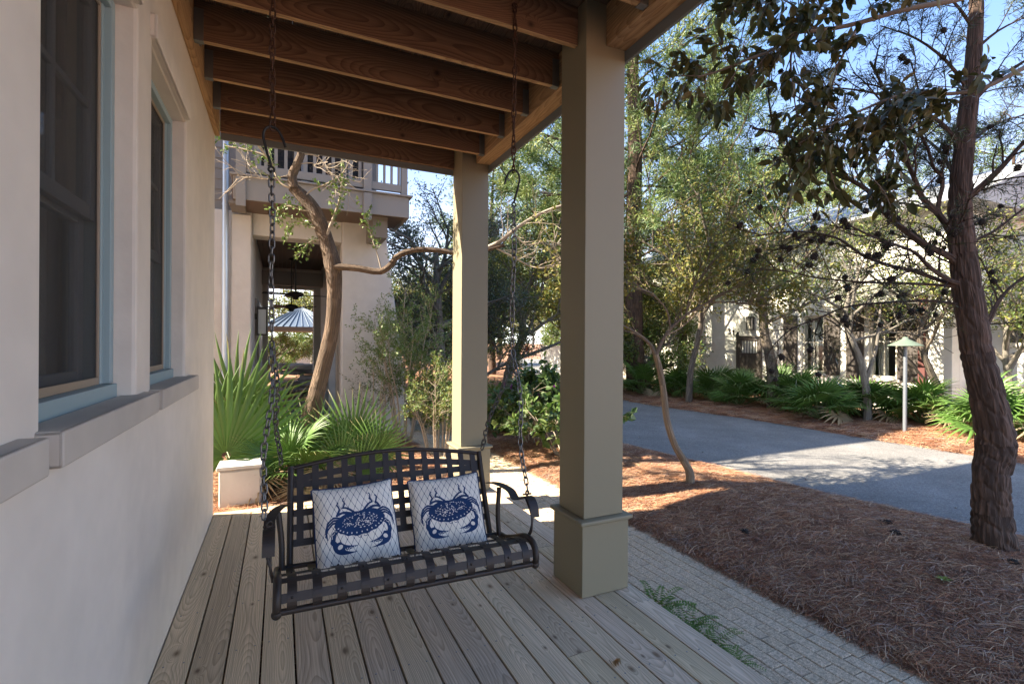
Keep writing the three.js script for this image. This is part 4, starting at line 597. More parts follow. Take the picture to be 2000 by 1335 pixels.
const OLIVE = [[0.14, 0.175, 0.032], [0.10, 0.145, 0.032], [0.19, 0.205, 0.04], [0.08, 0.125, 0.032], [0.22, 0.21, 0.045]], YEL = [[0.22, 0.21, 0.04], [0.16, 0.18, 0.04], [0.26, 0.22, 0.05], [0.12, 0.15, 0.04]], GREEN = [[0.07, 0.12, 0.03], [0.09, 0.15, 0.035], [0.05, 0.09, 0.028]], BLUEG = [[0.085, 0.115, 0.075], [0.11, 0.135, 0.085], [0.065, 0.09, 0.06], [0.15, 0.165, 0.11]], DARKL = [[0.065, 0.072, 0.024], [0.08, 0.08, 0.027], [0.055, 0.063, 0.022], [0.10, 0.085, 0.032]], PINE = [[0.11, 0.17, 0.045], [0.15, 0.20, 0.055], [0.08, 0.14, 0.045], [0.20, 0.235, 0.065]], FRESH = [[0.14, 0.22, 0.05], [0.11, 0.19, 0.045], [0.18, 0.25, 0.07]];

// pine cone: overlapping blunt scales on a spiral
const CONE = (() => { const m = new MB(), s = new THREE.ConeGeometry(0.011, 0.018, 4).rotateX(PI / 2).translate(0, 0, 0.009); m.add(new THREE.SphereGeometry(0.019, 7, 6).scale(1, 1.4, 1)); for (let k = 0; k < 34; k++) { const t = k / 34, a = k * 2.4, y = lerp(-0.028, 0.03, t), r = 0.019 * sqrt(max(0.1, 1 - pow((t - 0.45) * 1.7, 2))); m.add(s, new THREE.Matrix4().makeRotationY(a).premultiply(new THREE.Matrix4().makeTranslation(sin(a) * r, y, cos(a) * r))); } return m.geo; })();
M.cone = std({ color: C(0.032, 0.024, 0.019), roughness: 0.9 });

// --- the pine standing by the lane at the edge of the near bed
{
  R = RNG(1001);
  const T = thing('pine_tree', 'nearest pine with thick furrowed trunk, bare twigs and many dark cones', 'tree'), D = 3.9;
  const tr = [[1950, 1105], [1944, 1075], [1938, 1000], [1936, 930], [1946, 868], [1930, 780], [1909, 690], [1894, 600], [1882, 500], [1876, 400], [1882, 300], [1893, 200], [1903, 100], [1908, 0], [1912, -200], [1905, -420]], rad = [0.165, 0.14, 0.122, 0.112, 0.122, 0.108, 0.10, 0.096, 0.084, 0.074, 0.066, 0.058, 0.05, 0.044, 0.032, 0.015];
  const cell = RNG(5), cs = []; for (let k = 0; k < 420; k++) cs.push([cell(), cell() * 6.5, cell()]);
  const plates = (u, l) => { let a = 9, b = 9; for (const [cu, cl] of cs) { let du = abs(cu - u); du = min(du, 1 - du) * 0.62; const dl = (cl - l) * 0.42; if (abs(dl) > 0.2) continue; const q = du * du + dl * dl; if (q < a) { b = a; a = q; } else if (q < b) b = q; } return clamp((sqrt(b) - sqrt(a)) * 42) * 0.115 - 0.07; };
  part('trunk', tube(px(tr, D), rad, 72, 460, plates), M.pineBark, T);
  const limbs = [
    [[[1872, 515], [1856, 501], [1805, 476], [1759, 442], [1719, 405], [1697, 373], [1654, 345], [1631, 317], [1588, 288], [1530, 262, 3.6], [1470, 250, 3.5]], 0.028],
    [[[1890, 600], [1880, 540], [1862, 493], [1856, 453], [1830, 413], [1802, 385], [1788, 351], [1771, 308], [1765, 270], [1740, 200], [1700, 120]], 0.032],
    [[[1838, 425], [1833, 405], [1842, 348], [1825, 328], [1813, 291], [1796, 251], [1799, 200], [1780, 120]], 0.018],
    [[[1878, 396], [1916, 365, 3.85], [1958, 325, 3.8], [2000, 277, 3.75], [2080, 200, 3.7]], 0.03],
    [[[1880, 555], [1853, 546, 3.85], [1816, 521, 3.8], [1788, 493, 3.75], [1745, 476, 3.7], [1690, 455, 3.65], [1640, 430, 3.6]], 0.02],
    [[[1886, 560], [1845, 550], [1788, 530], [1731, 516], [1682, 496], [1640, 467], [1600, 456], [1540, 452], [1470, 462]], 0.018],
    [[[1888, 562], [1830, 556], [1759, 553], [1674, 550], [1588, 541], [1540, 530], [1480, 525]], 0.013],
    [[[1890, 598], [1840, 589], [1800, 587], [1710, 592], [1650, 600], [1605, 619], [1545, 643], [1512, 673]], 0.013],
    [[[1905, 660], [1932, 625], [1950, 590], [1975, 560], [2030, 520]], 0.024],
    [[[1885, 485], [1905, 470], [1944, 450], [2000, 408], [2060, 380]], 0.016],
    [[[1882, 300], [1850, 250], [1800, 215], [1740, 190], [1670, 175], [1600, 170]], 0.017], [[[1890, 210], [1940, 160], [2000, 120], [2060, 90]], 0.018], [[[1895, 180], [1850, 120], [1790, 75], [1720, 50]], 0.015], [[[1902, 100], [1950, 60], [2010, 30]], 0.014], [[[1878, 380], [1840, 300, 4.2], [1790, 260, 4.5], [1730, 240, 4.8]], 0.016], [[[1884, 290], [1930, 250, 4.2], [1980, 230, 4.5], [2040, 215, 4.7]], 0.015], [[[1905, 60], [1860, 0], [1800, -40]], 0.014], [[[1880, 440], [1920, 430, 4.2], [1970, 420, 4.5]], 0.013],
  ];
  const L = new Leaves(), o = { wander: 0.22, up: 0.02, kids: [2, 4], shrink: 0.55, ang: 0.75, rmin: 0.0022, from: 0.25 }; let nc = 0;
  for (const [pp, r] of limbs) {
    const P = px(pp, D), W = new MB(), tips = []; W.add(tube(P, [r, r * 0.75, r * 0.5, r * 0.28], 9));
    const len = new THREE.CatmullRomCurve3(P).getLength(), k = floor(len * 9);
    for (const [q, d] of limbTips(P, 0.12, k)) { const cd = d.clone().applyAxisAngle(rdir().cross(d).normalize(), rr(0.5, 1.1)); branch(W, q, cd, rr(0.18, 0.5), r * 0.22 + 0.0015, 1, o, tips); }
    part('limb', W.geo, M.pineBark, T);
    const dense = tips.filter(() => R() < 0.62); needleAt(L, dense, P[0].y > 2.3 ? 14 : 4, 0.07, 0.0026, [[0.07, 0.095, 0.03], [0.09, 0.115, 0.036], [0.06, 0.08, 0.03]], 0.02);
    for (const [q] of tips) if (nc < 120 && R() < 0.06) { nc++; const m = part('pine_cone', CONE, M.cone, T); m.position.copy(q); m.rotation.set(rr(-1, 1), rr(0, 6), rr(-1, 1)); m.scale.setScalar(rr(0.5, 0.85)); }
  }
  part('crown', L.geo, M.needle, T);
}
// --- the broad leaved branch reaching in overhead
{
  R = RNG(1102);
  const T = thing('evergreen_oak', 'dark leaved oak reaching in from the side above the lane', 'tree');
  const b0 = V(4.55, gh(4.55, 1.3) - 0.05, 1.3); part('trunk', tube([b0, V(4.5, 1.2, 1.2), V(4.65, 2.3, 0.9), V(4.6, 3.3, 0.6), V(4.5, 4.6, 0.5)], [0.15, 0.12, 0.1, 0.08, 0.05], 12, 30), M.oakBark, T);
  const limbs = [[[V(4.62, 3.0, 0.7), V(4.75, 3.6, -0.4), at(1990, -30, 3.5), ...px([[1856, 2], [1760, 20], [1680, 44], [1600, 60], [1560, 62], [1512, 96], [1460, 116], [1400, 140], [1362, 150]], 3.35)], 0.024], [[V(4.64, 2.5, 0.85), V(4.85, 3.0, -0.3), at(2040, 120, 3.45), ...px([[1990, 138], [1920, 172], [1840, 184], [1776, 180], [1700, 208], [1630, 240], [1560, 280]], 3.3)], 0.02], [[V(4.6, 3.4, 0.55), V(4.6, 4.2, -0.3), at(1900, -120, 3.4), ...px([[1780, -80], [1680, -60], [1580, -40], [1500, -10], [1450, 30]], 3.2)], 0.02], [px([[1560, 62], [1545, 110], [1548, 160], [1555, 215], [1562, 255]], 3.33), 0.009], [px([[1680, 44], [1650, 100], [1625, 170], [1610, 250], [1600, 320]], 3.33), 0.01], [px([[1840, 184], [1780, 250], [1720, 310], [1690, 345]], 3.3), 0.01]];
  const L = new Leaves(), o = { wander: 0.2, up: -0.03, kids: [2, 3], shrink: 0.55, ang: 0.8, rmin: 0.002, from: 0.2 };
  for (const [P, r] of limbs) { const W = new MB(), tips = []; W.add(tube(P, [r, r * 0.6, r * 0.25], 8)); for (const [q, d] of limbTips(P, r > 0.015 ? 0.4 : 0.1, r > 0.015 ? 20 : 8)) branch(W, q, d.clone().applyAxisAngle(rdir().cross(d).normalize(), rr(0.5, 1.1)), rr(0.16, 0.36), 0.0045, 1, o, tips); part('limb', W.geo, M.twig, T); leafAt(L, tips, 2, 0.024, 0.085, 0.037, DARKL, 0.5, true); }
  part('crown', L.geo, M.waxy, T);
}
// --- the slender leaning tree in the near bed
{
  R = RNG(1203);
  const T = thing('leaning_tree', 'slender pale trunked tree leaning in the near pine straw bed', 'tree');
  const tr = [[1349, 985], [1347, 958], [1348, 925], [1338, 903], [1318, 868], [1303, 820], [1297, 770], [1289, 722], [1281, 692]]; part('trunk', tube(px(tr, 5.5), [0.052, 0.05, 0.046, 0.042, 0.037, 0.036, 0.034, 0.033, 0.032], 10, 40), M.paleBark, T);
  const limbs = [[[[1281, 694], [1270, 672], [1250, 655], [1225, 640], [1190, 622], [1150, 600], [1120, 560]], 0.022], [[[1281, 694], [1292, 668], [1311, 640], [1340, 615], [1382, 590], [1430, 565], [1480, 540]], 0.023], [[[1310, 641], [1302, 605], [1275, 575], [1248, 560], [1230, 540], [1220, 500]], 0.013], [[[1340, 615], [1350, 570], [1375, 530], [1390, 480]], 0.012], [[[1382, 590], [1420, 590], [1460, 590], [1500, 575]], 0.01], [[[1300, 655], [1330, 640, 5.8], [1370, 600, 6.1], [1390, 560, 6.3]], 0.012]];
  const L = new Leaves(), o = { wander: 0.2, up: 0.05, kids: [2, 4], shrink: 0.6, ang: 0.7, rmin: 0.002, from: 0.2 };
  for (const [pp, r] of limbs) { const P = px(pp, 5.5), W = new MB(), tips = []; W.add(tube(P, [r, r * 0.6, r * 0.3], 7)); for (const [q, d] of limbTips(P, 0.3, 16)) branch(W, q, d.clone().applyAxisAngle(rdir().cross(d).normalize(), rr(0.4, 1)).add(V(0, 0.25, 0)).normalize(), rr(0.3, 0.75), 0.006, 1, o, tips); part('limb', W.geo, M.twig, T); leafAt(L, tips, 5, 0.075, 0.055, 0.021, YEL, 0, true); }
  part('crown', L.geo, M.leaf, T);
}
// --- broad trees; trunk by its own points, then limbs from the top
function leafTree(name, label, trunkPts, rad, o) {
  const T = thing(name, label, 'tree', o.group), W0 = new MB(); W0.add(tube(trunkPts, rad, 9, trunkPts.length * 4)); part('trunk', W0.geo, o.bark, T);
  const L = new Leaves(), top = trunkPts[trunkPts.length - 1], c = new THREE.CatmullRomCurve3(trunkPts, false, 'centripetal'), r0 = rad[rad.length - 1];
  for (let k = 0; k < o.limbs; k++) {
    const W = new MB(), tips = [], t = lerp(o.first ?? 0.6, 1, (k + 0.7) / o.limbs), q = c.getPoint(t), a = k * 2.4 + rr(-0.4, 0.4), el = lerp(o.el0 ?? 0.25, o.el1 ?? 1.1, R()); const d = V(cos(a) * cos(el), sin(el), sin(a) * cos(el));
    branch(W, q, d, o.len * rr(0.8, 1.2), r0 * 0.8, o.lvl ?? 2, { wander: 0.22, up: o.up ?? 0.05, kids: o.kids || [3, 4, 5], shrink: 0.58, ang: 0.75, rmin: o.rmin ?? 0.006, from: 0.25 }, tips);
    part('limb', W.geo, o.bark, T);
    if (o.needles) needleAt(L, tips, o.n, o.leaf, o.wid, o.cols, o.spread); else leafAt(L, o.above ? tips.filter(([p]) => p.y > o.above + rr(-0.3, 0.3)) : tips, o.n, o.spread, o.leaf, o.wid, o.cols);
  }
  for (const e of o.extra || []) e(T, L);
  part('crown', L.geo, o.mat || M.leaf, T); return T;
}
const grounded = (P) => { P[0].y = gh(P[0].x, P[0].z) - 0.06; return P; };
R = RNG(1304);
leafTree('yaupon_tree', 'grey trunked tree in front of the dark door of the white house', grounded(px([[1510, 780], [1509, 730], [1503, 690], [1494, 655], [1491, 610], [1492, 560], [1500, 500]], 12)), [0.15, 0.13, 0.12, 0.11, 0.1, 0.08, 0.06], { bark: M.oakBark, limbs: 8, len: 2.0, n: 6, leaf: 0.085, wid: 0.04, spread: 0.22, cols: OLIVE, above: 2.4, group: 'trees before the white house', first: 0.55 });
leafTree('yaupon_tree', 'forked slim tree between the two shuttered windows of the white house', grounded(px([[1695, 832], [1694, 775], [1689, 740], [1680, 700], [1664, 660], [1652, 620], [1660, 570]], 10.1)), [0.085, 0.075, 0.07, 0.06, 0.05, 0.045, 0.04], { bark: M.greyBark, limbs: 7, len: 1.7, n: 6, leaf: 0.07, wid: 0.034, spread: 0.2, cols: OLIVE, above: 2.3, group: 'trees before the white house', extra: [(T) => part('stem', tube(px([[1690, 748], [1701, 715], [1712, 680], [1716, 640], [1722, 590]], 10.1), [0.045, 0.035, 0.03, 0.02], 7), M.greyBark, T)] });
leafTree('yaupon_tree', 'crooked tree leaning by the timber post at the white house end', grounded(px([[1905, 868], [1860, 845], [1838, 805], [1833, 762], [1815, 718], [1802, 685], [1798, 640], [1826, 590]], 10)), [0.10, 0.09, 0.085, 0.075, 0.065, 0.055, 0.05, 0.04], { bark: M.oakBark, limbs: 7, len: 1.7, n: 6, leaf: 0.07, wid: 0.034, spread: 0.2, cols: OLIVE, above: 2.3, group: 'trees before the white house', extra: [(T) => part('stem', tube(px([[1850, 830], [1845, 795], [1822, 760], [1785, 715], [1762, 690]], 10), [0.035, 0.03, 0.025, 0.015], 7), M.oakBark, T)] });
leafTree('yaupon_tree', 'thin tree with yellowing leaves left of the dark door of the white house', grounded(px([[1345, 775], [1350, 720], [1362, 670], [1370, 620], [1365, 570]], 13.2)), [0.09, 0.08, 0.07, 0.06, 0.05], { bark: M.oakBark, limbs: 8, len: 2.0, n: 6, leaf: 0.09, wid: 0.04, spread: 0.22, cols: YEL, above: 1.7, group: 'trees before the white house' });
leafTree('yaupon_tree', 'bushy tree rising behind the nearest pine at the frame edge', grounded(px([[1985, 830], [1975, 760], [1965, 700], [1970, 620]], 9.5)), [0.07, 0.06, 0.05, 0.045], { bark: M.greyBark, limbs: 9, len: 1.5, n: 10, leaf: 0.07, wid: 0.034, spread: 0.2, cols: OLIVE, group: 'trees before the white house', first: 0.45 });
// --- the tall pine beyond the lane, its trunk beside the near column
R = RNG(1405);
leafTree('pine_tree', 'tall rough trunked pine beyond the lane seen beside the nearer column', grounded(px([[1243, 765], [1240, 690], [1238, 600], [1236, 500], [1238, 400], [1240, 280], [1236, 150], [1240, -20], [1236, -250]], 16)), [0.33, 0.3, 0.28, 0.265, 0.25, 0.23, 0.19, 0.14, 0.05], { bark: M.pineBark, limbs: 40, first: 0.30, len: 3.7, el0: -0.15, el1: 0.6, n: 28, leaf: 0.21, wid: 0.026, spread: 0.18, needles: true, cols: PINE, mat: M.needle, kids: [3, 4, 5], lvl: 2, rmin: 0.006 });
// --- farther trees, each a thing; three patterns repeated at other sizes and turns
const place = (T, u, d, s, turn) => { const [x, z] = spot(u, d); T.position.set(x, gh(x, z) - 0.05, z); T.scale.setScalar(s); T.rotation.y = turn; return T; };
R = RNG(1506);
const farPine = leafTree('pine_tree', '', [V(0, 0, 0), V(0.1, 2.5, 0.05), V(-0.05, 5, 0), V(0.1, 7.5, 0), V(0, 10, 0)], [0.2, 0.17, 0.14, 0.1, 0.04], { bark: M.pineBark, limbs: 20, first: 0.35, len: 2.0, el0: -0.1, el1: 0.7, n: 9, leaf: 0.26, wid: 0.032, spread: 0.15, needles: true, cols: PINE, mat: M.needle, kids: [3, 4, 5], rmin: 0.009 });
const farOak = leafTree('oak_tree', '', [V(0, 0, 0), V(0.15, 1.2, 0.1), V(0, 2.2, 0.1), V(0.1, 3.2, 0)], [0.16, 0.14, 0.12, 0.1], { bark: M.greyBark, limbs: 9, first: 0.4, len: 2.3, n: 9, leaf: 0.15, wid: 0.075, spread: 0.32, cols: [...OLIVE, ...YEL], rmin: 0.008 });
const farShrub = leafTree('shrubby_tree', '', [V(0, 0, 0), V(0.05, 0.6, 0), V(0, 1.3, 0.05)], [0.09, 0.08, 0.07], { bark: M.greyBark, limbs: 9, first: 0.2, len: 1.6, n: 14, leaf: 0.11, wid: 0.055, spread: 0.26, cols: [...FRESH, ...OLIVE], rmin: 0.008 });
const where = { e: 'beside the tan house pier', f: 'seen through the tan house porch', a: 'down the lane between the two columns', b: 'behind the white house roof', c: 'beyond the lane bend past the nearer column', d: 'behind the leaning tree crown' };
const protos = { p: [farPine, 'pine', 'tall green pine'], o: [farOak, 'oak', 'rounded olive green oak'], s: [farShrub, 'shrubby tree', 'low bright green shrubby tree'] }, seenLabel = {}, sizeWord = ['first ', 'second ', 'third ', 'fourth ', 'fifth ', 'sixth ', 'seventh ', 'eighth '];
const stand = [['s', 800, 17, 1.0, 'e'], ['s', 860, 19, 1.2, 'e'], ['o', 905, 26, 1.1, 'e'], ['o', 830, 34, 1.2, 'e'], ['s', 560, 24.5, 0.8, 'f'], ['o', 610, 27, 0.9, 'f'], ['s', 525, 20, 0.6, 'f'], ['o', 930, 22, 1.0, 'a'], ['p', 962, 24, 1.0, 'a'], ['o', 1112, 26, 1.05, 'a'], ['p', 1112, 19, 0.9, 'a'], ['s', 1105, 34, 1.1, 'a'], ['o', 1040, 118, 1.9, 'a'], ['o', 975, 60, 1.3, 'a'], ['o', 1100, 64, 1.4, 'a'], ['s', 940, 36, 1.3, 'a'], ['p', 975, 44, 1.1, 'a'],
  ['o', 1150, 20, 0.9, 'c'], ['p', 1180, 24, 1.0, 'c'], ['o', 1290, 19, 0.8, 'd'], ['p', 1330, 17, 0.85, 'd'], ['o', 1330, 26, 1.1, 'd'], ['p', 1430, 21, 0.9, 'd'], ['s', 1270, 16, 0.9, 'd'],
  ['o', 1450, 30, 1.3, 'b'], ['p', 1540, 30, 1.15, 'b'], ['o', 1620, 27, 1.25, 'b'], ['o', 1740, 26, 1.2, 'b'], ['p', 1700, 25, 1.0, 'b'], ['o', 1860, 22, 1.1, 'b'], ['p', 1980, 21, 1.0, 'b'], ['o', 2050, 17, 0.95, 'b']].sort((p, q) => p[1] - q[1]);
for (const [kind, u, d, s, w] of stand) {
  const [proto, cat, txt] = protos[kind], first = !proto.userData.used, T = first ? proto : proto.clone(); proto.userData.used = 1; if (!first) { T.name = numbered(proto.name.replace(/_\d+$/, '')); scene.add(T); }
  const key = kind + w, k = seenLabel[key] = (seenLabel[key] || 0) + 1; place(T, u, d, s, rr(0, 6)); T.userData = { used: 1 }; const many = stand.filter((q) => q[0] === kind && q[4] === w).length > 1; tag(T, (many ? sizeWord[k - 1] : '') + txt + (many ? ' from the left ' : ' ') + where[w], 'tree', 'trees in the distance');
}
[farPine, farOak, farShrub].forEach((t) => delete t.userData.used); scene.children.forEach((t) => { if (t.userData?.used) delete t.userData.used; });

// --- the crooked pale tree behind the deck end
{
  R = RNG(1607);
  const T = thing('crooked_tree', 'crooked pale barked tree with sparse leaves just beyond the deck end', 'tree'), D = 6.1;
  const tr = [[583, 945], [586, 905], [602, 830], [625, 740], [648, 640], [653, 560], [650, 520], [640, 480], [628, 445], [612, 410], [592, 385], [572, 366]]; const P = px(tr, D); P[0].y = gh(P[0].x, P[0].z) - 0.1;
  part('trunk', tube(P, [0.14, 0.128, 0.108, 0.098, 0.09, 0.09, 0.10, 0.087, 0.087, 0.083, 0.08, 0.068], 16, 90, (u, l) => 0.035 * sin(u * 12.57 + l * 2) + 0.02 * sin(u * 25.13 - l * 5)), M.crookBark, T);
  const limbs = [[[[574, 368], [570, 345], [578, 325], [588, 300], [594, 270], [598, 230]], 0.06, 4, 0.5], [[[645, 522], [665, 521], [700, 524], [742, 530], [760, 520], [775, 501], [800, 490], [820, 487], [860, 489], [890, 494], [930, 492], [985, 478]], 0.045, 10, 0.5], [[[634, 470], [645, 440], [655, 415], [664, 385], [668, 350]], 0.02, 9, 0.2], [[[612, 412], [590, 410], [565, 402], [548, 405], [535, 420]], 0.012, 8, 0.2], [[[575, 368], [555, 362], [540, 345], [532, 320], [520, 305], [480, 292], [440, 285]], 0.016, 12, 0.2], [[[628, 446], [610, 445], [590, 436], [570, 440], [556, 455]], 0.01, 8, 0.15], [[[636, 475], [615, 468], [598, 478], [590, 490]], 0.008, 6, 0.2], [[[592, 386], [610, 370], [630, 362], [650, 352], [672, 335]], 0.010, 5, 0.3], [[[745, 528], [738, 500], [728, 470], [720, 440], [714, 418]], 0.009, 8, 0.3], [[[580, 320], [610, 318], [632, 325], [645, 318]], 0.008, 3, 0.3], [[[588, 300], [620, 305], [648, 340], [668, 345]], 0.009, 3, 0.3], [[[572, 340], [550, 345], [520, 350], [490, 346], [460, 350]], 0.007, 3, 0.4], [[[930, 492], [975, 472], [1000, 452], [1040, 425], [1085, 405], [1140, 392]], 0.026, 3, 0.1], [[[960, 480], [1000, 500], [1045, 522], [1095, 512]], 0.012, 3, 0.1], [[[1000, 452], [1030, 478], [1070, 470], [1110, 485]], 0.01, 3, 0.1]];
  const L = new Leaves(), o = { wander: 0.25, up: 0.03, kids: [2, 3], shrink: 0.6, ang: 0.8, rmin: 0.0022, from: 0.2 };
  limbs.forEach(([pp, r, n, from], i) => { const Q = px(pp, D - 0.05), W = new MB(), tips = []; W.add(tube(Q, [r, r * 0.8, r * 0.5], 9)); const bare = [0, 9, 10, 11, 12, 13, 14].includes(i); for (const [q, d] of limbTips(Q, from, bare ? 10 : n)) branch(W, q, d.clone().applyAxisAngle(rdir().cross(d).normalize(), rr(0.5, 1.1)), bare ? rr(0.25, 0.5) : rr(0.1, 0.22), bare ? 0.0055 : 0.003, bare ? 1 : 0, o, tips); part('limb', W.geo, i < 2 ? M.crookBark : M.paleTwig, T); if (!bare && i !== 1) leafAt(L, [...tips, ...limbTips(Q, 0.35, n)], 3, 0.03, 0.045, 0.024, FRESH, 0, true); });
  { const Q = [at(532, 320, 6.0), at(505, 285, 5.6), at(470, 235, 5.25), at(452, 140, 5.0), at(470, 20, 4.9)], W = new MB(), tips = []; W.add(tube(Q, [0.014, 0.006], 7)); for (const [q, d] of limbTips(Q, 0.3, 26)) branch(W, q, d.clone().applyAxisAngle(rdir().cross(d).normalize(), rr(0.6, 1.2)), rr(0.2, 0.45), 0.004, 1, o, tips); part('limb', W.geo, M.paleTwig, T); leafAt(L, tips, 4, 0.05, 0.045, 0.026, FRESH, 0, true); }  // leafy limb added, mostly out of view, to shade the farther column
  for (let k = 0; k < 5; k++) { const W = new MB(), tips = [], a = k * 2.4, el = rr(0.2, 1.0), q = at(598, 235, D - 0.05).add(V(0, k * 0.16, 0)); if (!k) W.add(tube([at(598, 232, D - 0.05), at(600, 150, D), at(590, 40, D)], [0.042, 0.035, 0.015], 8)); branch(W, q, V(cos(a) * cos(el), sin(el), sin(a) * cos(el)), rr(1.0, 1.5), 0.022, 2, { wander: 0.22, up: 0.07, kids: [2, 3, 4], shrink: 0.6, ang: 0.75, rmin: 0.003, from: 0.3 }, tips); part('limb', W.geo, M.oakBark, T); leafAt(L, tips.filter(([p]) => p.y > 4.1), 2, 0.07, 0.05, 0.026, FRESH); }  // unseen canopy added to block and dapple the sun on column and bed
  part('crown', L.geo, M.waxy, T);
}
// --- shrubs
function shrub(name, label, cat, base, h, rad, o) {
  const T = thing(name, label, cat, o.group), L = new Leaves(); const stems = o.stems || 9;
  for (let k = 0; k < stems; k++) { const W = new MB(), tips = [], a = k * 2.4 + rr(-0.5, 0.5), q = rr(0.15, 1) * rad, b = base.clone().add(V(cos(a) * 0.12, 0, sin(a) * 0.12)); b.y = gh(b.x, b.z) - 0.04; const top = V(base.x + cos(a) * q, base.y + h * rr(0.6, 1.05) * (1 - 0.25 * q / rad), base.z + sin(a) * q), P = [b, b.clone().lerp(top, 0.4).add(V(0, h * 0.08, 0)), b.clone().lerp(top, 0.75).add(V(rr(-0.05, 0.05), h * 0.05, rr(-0.05, 0.05))), top]; W.add(tube(P, [0.014 * (o.thick ?? 1), 0.009 * (o.thick ?? 1), 0.004], 5)); for (const [p, d] of limbTips(P, o.from ?? 0.25, o.twigs ?? 12)) branch(W, p, d.clone().applyAxisAngle(rdir().cross(d).normalize(), rr(0.6, 1.2)), o.twig * rr(0.6, 1.2), 0.0035, 1, { wander: 0.16, up: o.up ?? 0.03, kids: [2, o.kids ?? 3], shrink: 0.6, ang: 0.7, rmin: 0.0018, from: 0.2 }, tips); part('stem', W.geo, o.bark || M.paleTwig, T); leafAt(L, tips, o.n, o.spread, o.leaf, o.wid, o.cols, 0, o.round); }
  part('foliage', L.geo, o.mat || M.leaf, T); return T;
}
R = RNG(1708);
const gp = (u, d) => { const [x, z] = spot(u, d); return V(x, gh(x, z), z); };
shrub('feathery_shrub', 'sunlit pale green feathery shrub against the tan house pier', 'shrub', gp(790, 8.0), 2.55, 0.75, { stems: 11, twigs: 14, twig: 0.42, n: 5, spread: 0.035, leaf: 0.042, wid: 0.02, cols: [...FRESH, [0.24, 0.29, 0.12]] });
shrub('feathery_shrub', 'lower loose shrub with small leaves beside the farther column', 'shrub', gp(855, 7.2), 1.55, 0.6, { stems: 9, twigs: 12, twig: 0.35, n: 5, spread: 0.035, leaf: 0.04, wid: 0.02, cols: [...FRESH, ...OLIVE] });
shrub('garden_shrub', 'thin shrub against the tan house pier base', 'shrub', gp(735, 8.0), 1.5, 0.4, { stems: 6, twigs: 9, twig: 0.3, n: 2, spread: 0.03, leaf: 0.034, wid: 0.016, cols: GREEN });
leafTree('silverberry_tree', 'dense grey green silverberry tree right of the tan house balcony', [gp(865, 12), gp(862, 12).add(V(0, 1.2, 0)), gp(855, 12).add(V(0, 2.6, 0)), gp(850, 12).add(V(0, 3.8, 0))], [0.13, 0.11, 0.09, 0.07], { bark: M.greyBark, limbs: 14, first: 0.2, len: 1.5, el0: 0, el1: 1.2, n: 14, leaf: 0.07, wid: 0.03, spread: 0.24, cols: BLUEG, rmin: 0.004 });
leafTree('silverberry_tree', 'lower grey green silverberry tree beside the farther column', [gp(930, 13.5), gp(928, 13.5).add(V(0, 1, 0)), gp(922, 13.5).add(V(0, 2.4, 0))], [0.11, 0.1, 0.07], { bark: M.greyBark, limbs: 12, first: 0.2, len: 1.5, el0: 0, el1: 1.2, n: 20, leaf: 0.07, wid: 0.03, spread: 0.22, cols: [...BLUEG, ...OLIVE], rmin: 0.004 });
leafTree('grey_oak', 'grey forked oak with low crossing limbs seen between the columns', grounded(px([[985, 750], [1000, 705], [1018, 665], [1022, 620], [1020, 560]], 16)), [0.16, 0.14, 0.12, 0.1, 0.08], { bark: M.greyBark, limbs: 9, first: 0.5, len: 2.0, n: 12, leaf: 0.1, wid: 0.045, spread: 0.25, cols: [...OLIVE, ...YEL], extra: [(T) => part('limb', tube(px([[990, 735], [1010, 702], [1040, 690], [1085, 672], [1130, 650]], 16), [0.08, 0.07, 0.05, 0.03], 7), M.greyBark, T), (T) => part('limb', tube(px([[1000, 690], [1025, 660], [1040, 625], [1050, 580]], 16), [0.06, 0.05, 0.03], 7), M.greyBark, T)] });
{
  R = RNG(1809);
  const b = gp(1045, 7.9), T = shrub('beautyberry_shrub', 'leafy green shrub dotted with purple berries beside the paved path', 'shrub', b, 1.15, 0.75, { stems: 12, twigs: 8, twig: 0.3, n: 2, spread: 0.05, leaf: 0.10, wid: 0.06, cols: GREEN.concat([[0.10, 0.17, 0.04]]), kids: 2, round: true });
  const T2 = shrub('beautyberry_shrub', 'spreading lower shrub with large green leaves beside the nearer column', 'shrub', gp(1110, 7.0), 0.85, 0.7, { stems: 10, twigs: 8, twig: 0.3, n: 2, spread: 0.05, leaf: 0.11, wid: 0.065, cols: [...GREEN, ...FRESH], kids: 2, round: true });
  const bm = std({ color: C(0.16, 0.02, 0.15), roughness: 0.35 }), bs = new THREE.IcosahedronGeometry(0.009, 1);
  for (let k = 0; k < 22; k++) { const m = new MB(), a = rr(0, 6.3), q = rr(0.3, 0.75), c = V(b.x + cos(a) * q, b.y + rr(0.35, 1.0), b.z + sin(a) * q); for (let i = 0; i < 16; i++) m.add(bs, new THREE.Matrix4().makeTranslation(c.x + gauss() * 0.018, c.y + gauss() * 0.035, c.z + gauss() * 0.018)); part('berry_cluster', m.geo, bm, T, 'cluster of purple berries'); }
}
